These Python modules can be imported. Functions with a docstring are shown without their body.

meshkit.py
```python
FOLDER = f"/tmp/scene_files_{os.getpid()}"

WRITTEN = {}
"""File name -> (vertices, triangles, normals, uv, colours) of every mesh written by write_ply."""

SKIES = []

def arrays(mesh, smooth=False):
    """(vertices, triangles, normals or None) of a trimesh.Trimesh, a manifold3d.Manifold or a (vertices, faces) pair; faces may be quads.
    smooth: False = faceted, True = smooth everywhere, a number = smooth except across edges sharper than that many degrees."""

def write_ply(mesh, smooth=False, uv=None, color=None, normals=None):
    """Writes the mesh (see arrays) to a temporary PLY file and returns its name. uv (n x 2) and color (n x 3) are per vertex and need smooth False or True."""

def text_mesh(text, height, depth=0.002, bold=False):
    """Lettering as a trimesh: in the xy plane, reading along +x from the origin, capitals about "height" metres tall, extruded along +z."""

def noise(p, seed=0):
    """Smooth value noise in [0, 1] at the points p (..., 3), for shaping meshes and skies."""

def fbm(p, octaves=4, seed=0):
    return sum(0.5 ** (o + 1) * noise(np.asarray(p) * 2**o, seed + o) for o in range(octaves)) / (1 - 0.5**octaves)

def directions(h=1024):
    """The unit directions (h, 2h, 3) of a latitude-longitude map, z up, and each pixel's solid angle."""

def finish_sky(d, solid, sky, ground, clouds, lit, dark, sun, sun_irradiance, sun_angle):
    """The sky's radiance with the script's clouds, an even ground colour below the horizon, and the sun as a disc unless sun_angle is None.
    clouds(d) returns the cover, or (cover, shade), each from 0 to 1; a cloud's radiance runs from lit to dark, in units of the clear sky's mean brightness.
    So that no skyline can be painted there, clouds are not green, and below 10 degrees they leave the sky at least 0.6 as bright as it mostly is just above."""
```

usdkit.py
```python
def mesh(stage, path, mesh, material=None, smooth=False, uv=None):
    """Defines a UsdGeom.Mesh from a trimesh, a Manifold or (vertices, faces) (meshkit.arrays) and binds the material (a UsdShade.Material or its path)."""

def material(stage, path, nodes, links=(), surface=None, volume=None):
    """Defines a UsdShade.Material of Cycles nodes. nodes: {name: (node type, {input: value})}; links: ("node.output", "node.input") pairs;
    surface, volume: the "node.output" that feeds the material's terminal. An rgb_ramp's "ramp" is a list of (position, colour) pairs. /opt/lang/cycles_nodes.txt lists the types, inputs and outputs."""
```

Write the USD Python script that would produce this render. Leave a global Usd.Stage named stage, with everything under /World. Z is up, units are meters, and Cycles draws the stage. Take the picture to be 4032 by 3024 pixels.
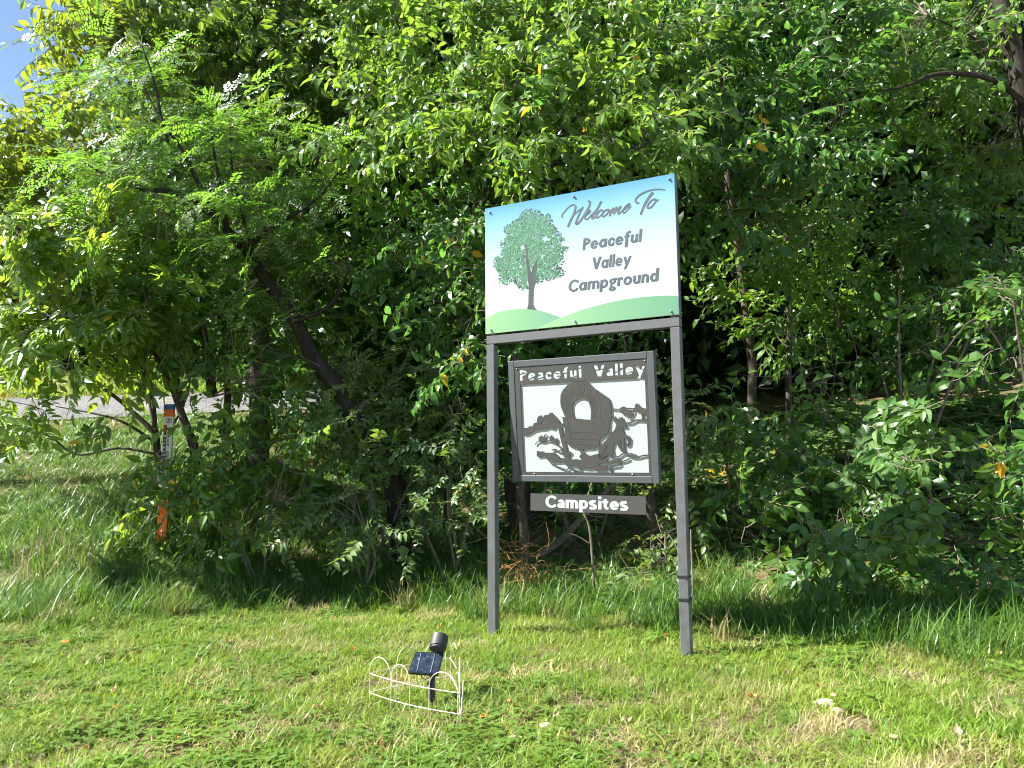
import math, json
import numpy as np, trimesh, usdkit, meshkit
from pxr import Usd, UsdGeom, UsdLux, UsdShade, Gf, Sdf, Vt
from shapely.geometry import Polygon, Point, LineString, box
from shapely import affinity
from shapely.ops import unary_union
from scipy.spatial.transform import Rotation

stage = Usd.Stage.CreateInMemory()
UsdGeom.SetStageUpAxis(stage, UsdGeom.Tokens.z); UsdGeom.SetStageMetersPerUnit(stage, 1.0)
UsdGeom.Xform.Define(stage, '/World'); UsdGeom.Scope.Define(stage, '/World/Looks')
rng = np.random.default_rng(7)

# ------------------------------------------------------------------ camera, sky, sun, exposure
F0 = 3000.0; PITCH = math.radians(6.449); ROLL = math.radians(-.506); EYE = np.array([0, 0, 1.13])
FW = np.array([0, math.cos(PITCH), math.sin(PITCH)]); _u = np.array([0, -math.sin(PITCH), math.cos(PITCH)]); _r = np.array([1., 0, 0])
RT = _r * math.cos(ROLL) + _u * math.sin(ROLL); UP = -_r * math.sin(ROLL) + _u * math.cos(ROLL)
cam = UsdGeom.Camera.Define(stage, '/World/camera')
cam.AddTransformOp().Set(Gf.Matrix4d(*RT, 0, *UP, 0, *(-FW), 0, *EYE, 1))
cam.CreateHorizontalApertureAttr(36.0); cam.CreateVerticalApertureAttr(27.0)
cam.CreateFocalLengthAttr(F0 / 4032 * 36); cam.CreateClippingRangeAttr(Gf.Vec2f(.05, 500))
EXPOSURE = 1.9
cam.CreateExposureAttr(EXPOSURE)
SUN_AZ = math.radians(-95); SUN_EL = math.radians(46)          # azimuth from +y towards +x
SUN = np.array([math.sin(SUN_AZ) * math.cos(SUN_EL), math.cos(SUN_AZ) * math.cos(SUN_EL), math.sin(SUN_EL)])
sky_mat = usdkit.material(stage, '/World/Looks/sky_look', {
    'sky': ('sky_texture', {'sky_type': 'single_scattering', 'sun_disc': False, 'sun_elevation': SUN_EL, 'sun_rotation': SUN_AZ, 'air_density': 1.0, 'aerosol_density': .3, 'ozone_density': 1.6}),
    'bg': ('background_shader', {'strength': .056})}, [('sky.color', 'bg.color')], surface='bg.background')
dome = UsdLux.DomeLight.Define(stage, '/World/sky')
UsdShade.MaterialBindingAPI.Apply(dome.GetPrim()).Bind(sky_mat)
sun = UsdLux.DistantLight.Define(stage, '/World/sun')
sun.CreateIntensityAttr(1.25); sun.CreateAngleAttr(.5); sun.CreateNormalizeAttr(True); sun.CreateColorAttr(Gf.Vec3f(1, .965, .90))
_x = np.cross([0, 0, 1.], SUN); _x /= np.linalg.norm(_x); _y = np.cross(SUN, _x)
sun.AddTransformOp().Set(Gf.Matrix4d(*_x, 0, *_y, 0, *SUN, 0, 0, 0, 20, 1))

# ------------------------------------------------------------------ helpers
def P(px, py, Y):
    """the point at depth Y metres in front of the lens that the photograph (4032 x 3024) shows at px, py"""
    d = FW + RT * (px - 2016) / F0 + UP * (1512 - py) / F0
    return EYE + d * Y / d[1]
_names = {}
def numbered(parent, name):
    k = _names.get((parent, name), 0); _names[(parent, name)] = k + 1
    return f'{parent}/{name}' if k == 0 else f'{parent}/{name}_{k:03d}'
def tag(prim, label=None, category=None, group=None, kind=None):
    p = prim.GetPrim() if hasattr(prim, 'GetPrim') else prim
    for k, v in (('label', label), ('category', category), ('group', group), ('kind', kind)):
        if v: p.SetCustomDataByKey(k, v)
    return p
class Thing:
    def __init__(s, name, loc, label, category, rotz=0, group=None, matrix=None):
        s.path = numbered('/World', name); s.x = UsdGeom.Xform.Define(stage, s.path); s.loc = np.asarray(loc, float)
        if matrix is not None: s.x.AddTransformOp().Set(matrix)
        else:
            s.x.AddTranslateOp().Set(Gf.Vec3d(*map(float, s.loc)))
            if rotz: s.x.AddRotateZOp().Set(math.degrees(rotz))
        tag(s.x, label, category, group)
    def part(s, name, mesh, mat, smooth=30, label=None, kind=None, world=False, under=None):
        v, f = geo(mesh)
        if world: v = v - s.loc
        m = usdkit.mesh(stage, numbered(under or s.path, name), (v, f), mat, smooth=smooth)
        tag(m, label, None, None, kind); return str(m.GetPath())
def geo(m):
    if isinstance(m, tuple): return np.asarray(m[0], float), np.asarray(m[1], int)
    if hasattr(m, 'to_mesh'): q = m.to_mesh(); return q.vert_properties[:, :3].astype(float), q.tri_verts.astype(int)
    return np.array(m.vertices), np.array(m.faces)
def join(ms):
    vs, fs, o = [], [], 0
    for m in ms:
        v, f = geo(m); vs.append(v); fs.append(f + o); o += len(v)
    return np.vstack(vs), np.vstack(fs)
def tube(pts, rad, sides=5, caps=True):
    p = np.asarray(pts, float); n = len(p); r = np.broadcast_to(np.asarray(rad, float), (n,))
    t = np.gradient(p, axis=0); t /= np.linalg.norm(t, axis=1, keepdims=True) + 1e-12
    a = np.cross(t, [0.31, .17, .93]); a /= np.linalg.norm(a, axis=1, keepdims=True) + 1e-9; b = np.cross(t, a)
    an = np.arange(sides) * 2 * np.pi / sides
    v = (p[:, None] + r[:, None, None] * (np.cos(an)[None, :, None] * a[:, None] + np.sin(an)[None, :, None] * b[:, None])).reshape(-1, 3)
    f = []
    for i in range(n - 1):
        for j in range(sides):
            A, B = i * sides + j, i * sides + (j + 1) % sides
            f += [[A, B, B + sides], [A, B + sides, A + sides]]
    if caps:
        for j in range(1, sides - 1): f += [[0, j + 1, j], [(n - 1) * sides, (n - 1) * sides + j, (n - 1) * sides + j + 1]]
    return v, np.array(f)
def curve(ctrl, n=12):
    """Catmull-Rom through the control points"""
    c = np.asarray(ctrl, float)
    if len(c) < 3: return np.array([c[0] + (c[-1] - c[0]) * t for t in np.linspace(0, 1, n)])
    c = np.vstack([2 * c[0] - c[1], c, 2 * c[-1] - c[-2]]); out = []
    m = len(c) - 3
    for s in np.linspace(0, m - 1e-9, n):
        i = int(s); t = s - i; p0, p1, p2, p3 = c[i:i + 4]
        out.append(.5 * (2 * p1 + (p2 - p0) * t + (2 * p0 - 5 * p1 + 4 * p2 - p3) * t * t + (3 * p1 - p0 - 3 * p2 + p3) * t ** 3))
    return np.array(out)
def rbox(x0, x1, y0, y1, z0, z1, c=.002):
    """a box with chamfered edges"""
    import manifold3d as m3
    pts = []
    for sx, ex in ((x0, 1), (x1, -1)):
        for sy, ey in ((y0, 1), (y1, -1)):
            for sz, ez in ((z0, 1), (z1, -1)):
                pts += [(sx + ex * c, sy + ey * c, sz), (sx + ex * c, sy, sz + ez * c), (sx, sy + ey * c, sz + ez * c)]
    return m3.Manifold.hull_points(np.array(pts, float))
def slab(poly, y_front, depth):
    """a flat polygon (x, z) as a plate: front face at y_front, going back (+y) by depth"""
    ms = []
    for g in getattr(poly, 'geoms', [poly]):
        if g.is_empty or g.area < 1e-8 or g.geom_type != 'Polygon': continue
        m = trimesh.creation.extrude_polygon(g, depth, engine='earcut')
        v = np.array(m.vertices); v = np.stack([v[:, 0], y_front + depth - v[:, 2], v[:, 1]], 1)
        ms.append((v, np.array(m.faces)))
    return join(ms)
def mm(pts): return [(x / 1000, y / 1000) for x, y in pts]
def smoothpoly(pts, r=.003):
    return Polygon(mm(pts)).buffer(0).buffer(-r * .5).buffer(r).buffer(-r * .5)
def look(name, nodes, links, surface='p.BSDF'): return usdkit.material(stage, '/World/Looks/' + name, nodes, links, surface=surface)
def plain(name, color, rough=.5, metal=0., var=.25, scale=12., bump=.0, spec=.5, second=None):
    """a painted or metal surface with wear: noise moves its colour and its gloss"""
    c = np.array(color, float); d = np.array(second, float) if second is not None else c * (1 - var)
    nodes = {'tc': ('texture_coordinate', {}), 'n': ('noise_texture', {'scale': scale, 'detail': 6., 'roughness': .65}),
             'r': ('rgb_ramp', {'ramp': [(.3, tuple(d)), (.68, tuple(c))]}),
             'm': ('map_range', {'from_min': .3, 'from_max': .7, 'to_min': min(rough + .12, 1), 'to_max': max(rough - .08, .05), 'clamp': True}),
             'p': ('principled_bsdf', {'metallic': metal, 'specular_ior_level': spec})}
    links = [('tc.object', 'n.vector'), ('n.fac', 'r.fac'), ('r.color', 'p.base_color'), ('n.fac', 'm.value'), ('m.result', 'p.roughness')]
    if bump:
        nodes['b'] = ('bump', {'strength': bump, 'distance': .004}); nodes['n2'] = ('noise_texture', {'scale': scale * 9, 'detail': 4.})
        links += [('tc.object', 'n2.vector'), ('n2.fac', 'b.height'), ('b.normal', 'p.normal')]
    return look(name, nodes, links)

# ------------------------------------------------------------------ terrain
def sramp(q, k=.35): return np.where(q / k > 30, q, k * np.log1p(np.exp(np.minimum(q / k, 30))))
def q_of(x, y):
    s = x * .458 + y * .889 - 5.6
    t = np.clip((-1.2 - x) / 2.2, 0, 1); t = t * t * (3 - 2 * t)
    return s * (1 - t) + (y - 6.1) * t
def H(x, y):
    x, y = np.asarray(x, float), np.asarray(y, float); q = q_of(x, y)
    base = .38 * (sramp(q) - .50 * sramp(q - 6.2, .5))
    p = np.stack([x * 1.3, y * 1.3, 0 * x], -1); far = np.clip((np.hypot(x, y) - 60) / 60, 0, 1)
    return (base + .05 * (meshkit.fbm(p, 3, 5) - .5) + .02 * (meshkit.noise(p * 4, 9) - .5)) * (1 - far) + 3.0 * far
def G(px, py):
    """where the sight line of a photograph pixel meets the ground"""
    d = P(px, py, 1.) - EYE; t = 1.5
    for _ in range(4000):
        p = EYE + d * t
        if p[2] <= H(p[0], p[1]): break
        t += .01
    return EYE + d * t

# ------------------------------------------------------------------ materials
GREY_STEEL = plain('grey_paint_look', (.108, .118, .124), .42, .0, scale=14, second=(.074, .070, .064), bump=.15)
RAW_STEEL = plain('rusty_steel_look', (.036, .043, .044), .5, .0, scale=9, second=(.046, .038, .031), bump=.25)
FRAME_STEEL = plain('frame_steel_look', (.070, .082, .088), .45, .0, scale=7, second=(.055, .060, .062), bump=.2)
WHITE_BOARD = plain('white_board_look', (.385, .42, .425), .35, var=.06, scale=4)
ZINC = plain('zinc_look', (.62, .63, .65), .25, 1., var=.3, scale=60)
DARK_INK = plain('dark_ink_look', (.058, .075, .088), .4, var=.12, scale=15)
LEAF_INK = plain('leaf_ink_look', (.105, .27, .13), .4, var=.3, scale=40, second=(.075, .22, .13))
LEAF_INK_DARK = plain('leaf_outline_ink_look', (.025, .06, .055), .4, var=.2, scale=40)
TRUNK_INK = plain('trunk_ink_look', (.04, .046, .046), .4, var=.1)
BLACK_PLASTIC = plain('black_plastic_look', (.018, .019, .02), .38, var=.3, scale=30)
LAMP_PLASTIC = plain('lamp_plastic_look', (.034, .034, .032), .55, var=.15, scale=40)
BLUE_CAP = plain('blue_plastic_look', (.02, .10, .38), .4, var=.2, scale=20)
ORANGE = plain('orange_plastic_look', (.75, .13, .015), .45, var=.2, scale=20)
MARKER_WHITE = plain('marker_white_look', (.72, .72, .68), .45, var=.12, scale=25)
MARKER_RED = plain('marker_red_look', (.5, .05, .02), .45, var=.3, scale=20)
WIRE = plain('white_wire_look', (.82, .80, .72), .4, var=.0, scale=30, second=(.45, .27, .12))
BLACK_PRINT = plain('black_print_look', (.012, .012, .012), .5, var=.1)
PALE_STONE = plain('pale_stone_look', (.42, .36, .27), .85, var=.3, scale=30, bump=.6)
def grad(name, stops, axis='z', lo=0., hi=1., rough=.3):
    return look(name, {'tc': ('texture_coordinate', {}), 's': ('separate_xyz', {}), 'm': ('map_range', {'from_min': lo, 'from_max': hi, 'clamp': True}),
                       'r': ('rgb_ramp', {'ramp': stops}), 'p': ('principled_bsdf', {'roughness': rough, 'specular_ior_level': .4})},
                [('tc.object', 's.vector'), (f's.{axis}', 'm.value'), ('m.result', 'r.fac'), ('r.color', 'p.base_color')])
PANEL_PRINT = grad('panel_print_look', [(0, (.40, .45, .435)), (.35, (.385, .44, .445)), (.62, (.30, .40, .445)), (.85, (.165, .34, .48)), (1, (.07, .225, .40))], lo=2.085, hi=2.999)
HILL_L = grad('left_hill_print_look', [(0, (.20, .37, .17)), (.5, (.16, .31, .17)), (1, (.12, .25, .18))], axis='x', lo=0, hi=.6)
HILL_R = grad('right_hill_print_look', [(0, (.22, .38, .19)), (.5, (.15, .30, .17)), (1, (.105, .24, .145))], axis='x', lo=.38, hi=1.38)
def bark(name, a, b, scale=9.):
    return look(name, {'g': ('geometry', {}), 'mp': ('mapping', {'scale': (1., 1., .22)}), 'n': ('noise_texture', {'scale': scale * 4, 'detail': 8., 'roughness': .7, 'distortion': .4}),
                       'n2': ('noise_texture', {'scale': 3., 'detail': 2.}), 'r': ('rgb_ramp', {'ramp': [(.3, a), (.7, b)]}), 'mx': ('mix', {'mix_type': 'multiply', 'fac': .6}),
                       'r2': ('rgb_ramp', {'ramp': [(.3, (.5, .55, .5)), (.7, (1.2, 1.15, 1.1))]}),
                       'b': ('bump', {'strength': .7, 'distance': .02}), 'p': ('principled_bsdf', {'roughness': .85, 'specular_ior_level': .2})},
                [('g.position', 'mp.vector'), ('mp.vector', 'n.vector'), ('n.fac', 'r.fac'), ('g.position', 'n2.vector'), ('n2.fac', 'r2.fac'), ('r.color', 'mx.color1'), ('r2.color', 'mx.color2'),
                 ('mx.color', 'p.base_color'), ('n.fac', 'b.height'), ('b.normal', 'p.normal')])
BARK = bark('bark_look', (.03, .025, .02), (.11, .092, .072))
DARK_BARK = bark('dark_bark_look', (.014, .012, .010), (.05, .043, .035))
TWIG = bark('twig_look', (.09, .072, .055), (.34, .29, .23), 20.)
VINE = bark('dead_vine_look', (.25, .12, .04), (.48, .27, .10), 20.)
def foliage(name, ramp, trans, fac=.42, rough=.32, spec=.55, noise_scale=1.1):
    """leaves: a ramp of colours picked per leaf, light passing through them yellow-green"""
    return look(name, {'g': ('geometry', {}), 'o': ('object_info', {}), 'a': ('math', {'math_type': 'add'}), 'fr': ('math', {'math_type': 'fraction'}),
                       'r': ('rgb_ramp', {'ramp': ramp}), 'rt': ('rgb_ramp', {'ramp': trans}),
                       'n': ('noise_texture', {'scale': noise_scale, 'detail': 2.}), 'rn': ('rgb_ramp', {'ramp': [(.3, (.72, .78, .75)), (.7, (1.25, 1.2, 1.1))]}),
                       'mx': ('mix', {'mix_type': 'multiply', 'fac': 1.}),
                       'p': ('principled_bsdf', {'roughness': rough, 'specular_ior_level': spec}), 't': ('translucent_bsdf', {}), 'mix': ('mix_closure', {'fac': fac})},
                [('g.random_per_island', 'a.value1'), ('o.random', 'a.value2'), ('a.value', 'fr.value1'), ('fr.value', 'r.fac'), ('fr.value', 'rt.fac'),
                 ('g.position', 'n.vector'), ('n.fac', 'rn.fac'), ('r.color', 'mx.color1'), ('rn.color', 'mx.color2'), ('mx.color', 'p.base_color'),
                 ('rt.color', 't.color'), ('p.BSDF', 'mix.closure1'), ('t.BSDF', 'mix.closure2')], surface='mix.closure')
YEL, YELT = (.55, .33, .02), (.75, .42, .03)
ELM = foliage('elm_leaf_look', [(0, (.035, .10, .02)), (.45, (.055, .14, .024)), (.9, (.085, .18, .032)), (.965, (.11, .19, .03)), (.975, YEL), (1, YEL)], [(0, (.14, .38, .045)), (.6, (.23, .46, .05)), (.965, (.33, .52, .04)), (.975, YELT), (1, YELT)])
HACK = foliage('drooping_leaf_look', [(0, (.045, .105, .018)), (.5, (.075, .145, .022)), (.92, (.11, .18, .03)), (.95, YEL), (1, (.5, .22, .02))], [(0, (.16, .35, .03)), (.6, (.28, .43, .03)), (.94, (.40, .48, .03)), (.95, YELT), (1, (.7, .3, .02))], .45)
LOCUST = foliage('locust_leaf_look', [(0, (.045, .125, .02)), (.6, (.07, .17, .025)), (.97, (.10, .20, .035)), (.985, YEL), (1, YEL)], [(0, (.18, .48, .04)), (.97, (.28, .55, .04)), (.985, YELT), (1, YELT)], .42, .45)
ASH = foliage('ash_leaf_look', [(0, (.05, .105, .02)), (.6, (.085, .16, .03)), (.96, (.12, .20, .04)), (.97, YEL), (1, YEL)], [(0, (.24, .48, .03)), (.6, (.42, .62, .04)), (1, (.5, .66, .05))], .42, .3, .6)
SHRUB = foliage('shrub_leaf_look', [(0, (.055, .115, .03)), (.6, (.09, .165, .042)), (.96, (.12, .195, .055)), (.98, YEL), (1, YEL)], [(0, (.17, .30, .03)), (1, (.28, .40, .04))], .36, .4)
BOX = foliage('boxelder_leaf_look', [(0, (.05, .12, .03)), (.6, (.08, .165, .04)), (1, (.12, .21, .05))], [(0, (.18, .37, .04)), (1, (.28, .46, .05))], .4, .4)
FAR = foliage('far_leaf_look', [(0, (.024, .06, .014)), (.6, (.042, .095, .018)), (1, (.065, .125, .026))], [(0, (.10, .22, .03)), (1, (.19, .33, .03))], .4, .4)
GRASS = foliage('lawn_grass_look', [(0, (.092, .182, .022)), (.45, (.155, .245, .03)), (.83, (.205, .265, .05)), (.90, (.30, .28, .12)), (1, (.46, .40, .22))], [(0, (.28, .48, .04)), (.6, (.42, .55, .05)), (1, (.48, .42, .16))], .35, .45, .4, .9)
TALL = foliage('tall_grass_look', [(0, (.05, .125, .02)), (.6, (.085, .19, .032)), (.90, (.13, .22, .045)), (.94, (.30, .26, .12)), (1, (.40, .33, .18))], [(0, (.16, .32, .03)), (.8, (.24, .38, .04)), (1, (.4, .34, .12))], .35, .38, .5, .9)
CLOVER = foliage('clover_look', [(0, (.075, .155, .022)), (1, (.13, .225, .04))], [(0, (.26, .44, .03)), (1, (.36, .5, .04))], .35, .5)
DRYLEAF = foliage('dry_leaf_look', [(0, (.36, .17, .04)), (.4, (.42, .25, .07)), (.7, (.36, .25, .14)), (1, (.40, .32, .22))], [(0, (.5, .25, .04)), (1, (.5, .38, .2))], .2, .7, .2)
SOIL = look('soil_look', {'g': ('geometry', {}), 'n': ('noise_texture', {'scale': 2.2, 'detail': 8., 'roughness': .7}), 'n2': ('noise_texture', {'scale': 55., 'detail': 5., 'roughness': .75}),
                          'v': ('voronoi_texture', {'scale': 70.}), 'r': ('rgb_ramp', {'ramp': [(.25, (.07, .055, .036)), (.5, (.16, .13, .085)), (.75, (.30, .25, .17))]}),
                          'r1': ('rgb_ramp', {'ramp': [(.35, (.7, .85, .5)), (.65, (1.15, 1.0, .9))]}), 'mx': ('mix', {'mix_type': 'multiply', 'fac': 1.}),
                          'b': ('bump', {'strength': .8, 'distance': .03}), 'p': ('principled_bsdf', {'roughness': .95, 'specular_ior_level': .1})},
            [('g.position', 'n.vector'), ('g.position', 'n2.vector'), ('n2.fac', 'r.fac'), ('n.fac', 'r1.fac'), ('r.color', 'mx.color1'), ('r1.color', 'mx.color2'), ('mx.color', 'p.base_color'), ('n2.fac', 'b.height'), ('b.normal', 'p.normal')])
GRAVEL = look('gravel_look', {'g': ('geometry', {}), 'v': ('voronoi_texture', {'scale': 45.}), 'n': ('noise_texture', {'scale': 1.2, 'detail': 5.}), 'r': ('rgb_ramp', {'ramp': [(0, (.11, .11, .11)), (.5, (.165, .165, .165)), (1, (.25, .247, .245))]}),
                              'r1': ('rgb_ramp', {'ramp': [(.35, (.8, .8, .82)), (.65, (1.1, 1.08, 1.05))]}), 'mx': ('mix', {'mix_type': 'multiply', 'fac': 1.}), 's': ('separate_color', {}),
                              'b': ('bump', {'strength': .9, 'distance': .02}), 'p': ('principled_bsdf', {'roughness': .9, 'specular_ior_level': .25})},
              [('g.position', 'v.vector'), ('g.position', 'n.vector'), ('v.color', 's.color'), ('s.r', 'r.fac'), ('n.fac', 'r1.fac'), ('r.color', 'mx.color1'), ('r1.color', 'mx.color2'), ('mx.color', 'p.base_color'), ('v.distance', 'b.height'), ('b.normal', 'p.normal')])
SOLAR = look('solar_cell_look', {'tc': ('texture_coordinate', {}), 'n': ('noise_texture', {'scale': 40., 'detail': 5., 'roughness': .7}), 'r': ('rgb_ramp', {'ramp': [(.35, (.012, .018, .035)), (.6, (.03, .042, .06)), (.72, (.30, .31, .30))]}),
                                 'p': ('principled_bsdf', {'roughness': .18, 'specular_ior_level': .6})}, [('tc.object', 'n.vector'), ('n.fac', 'r.fac'), ('r.color', 'p.base_color')])

# ------------------------------------------------------------------ the ground and the lane
def axis(lo, hi, core_lo, core_hi, step):
    c = np.arange(core_lo, core_hi + step / 2, step)
    out = np.geomspace(step, hi - core_hi + step, 22) - step; inn = np.geomspace(step, core_lo - lo + step, 22) - step
    return np.concatenate([core_lo - inn[:0:-1], c, core_hi + out[1:]])
gx, gy = axis(-150, 150, -9, 7, .1), axis(-60, 180, 1.5, 17, .1)
X, Yg = np.meshgrid(gx, gy); V = np.stack([X, Yg, H(X, Yg)], -1).reshape(-1, 3)
i, j = np.meshgrid(np.arange(len(gy) - 1), np.arange(len(gx) - 1), indexing='ij'); a = i * len(gx) + j
FQ = np.stack([a, a + 1, a + len(gx) + 1, a + len(gx)], -1).reshape(-1, 4)
tag(usdkit.mesh(stage, '/World/ground', (V, FQ), SOIL, smooth=True), 'grassy ground with bare brown soil showing between the blades', 'ground', None, 'structure')
def strip(line, width, lift=.004, n=80):
    c = curve(line, n); t = np.gradient(c, axis=0); t /= np.linalg.norm(t, axis=1, keepdims=True); nn = np.stack([-t[:, 1], t[:, 0]], 1)
    wob = 1 + .12 * (meshkit.noise(np.stack([np.arange(n) * .35, 0 * c[:, 0], 0 * c[:, 0]], 1), 3) - .5)
    cols = np.linspace(-.5, .5, 24); xy = c[:, None, :2] + nn[:, None] * (cols[None, :, None] * width * wob[:, None, None])
    z = H(xy[..., 0], xy[..., 1]) + lift + .02; v = np.concatenate([xy, z[..., None]], -1).reshape(-1, 3)
    a = (np.arange(n - 1)[:, None] * 24 + np.arange(23)[None]).ravel()
    return v, np.stack([a, a + 24, a + 25, a + 1], -1)
LANE = [(-24, 10.2), (-12, 11.2), (-7, 11.9), (-3, 12.5), (3, 13.4), (14, 15)]
tag(usdkit.mesh(stage, '/World/gravel_lane', strip(LANE, 1.6), GRAVEL, smooth=True), 'grey gravel lane crossing the bank behind the saplings at left', 'lane', None, 'structure')

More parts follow.
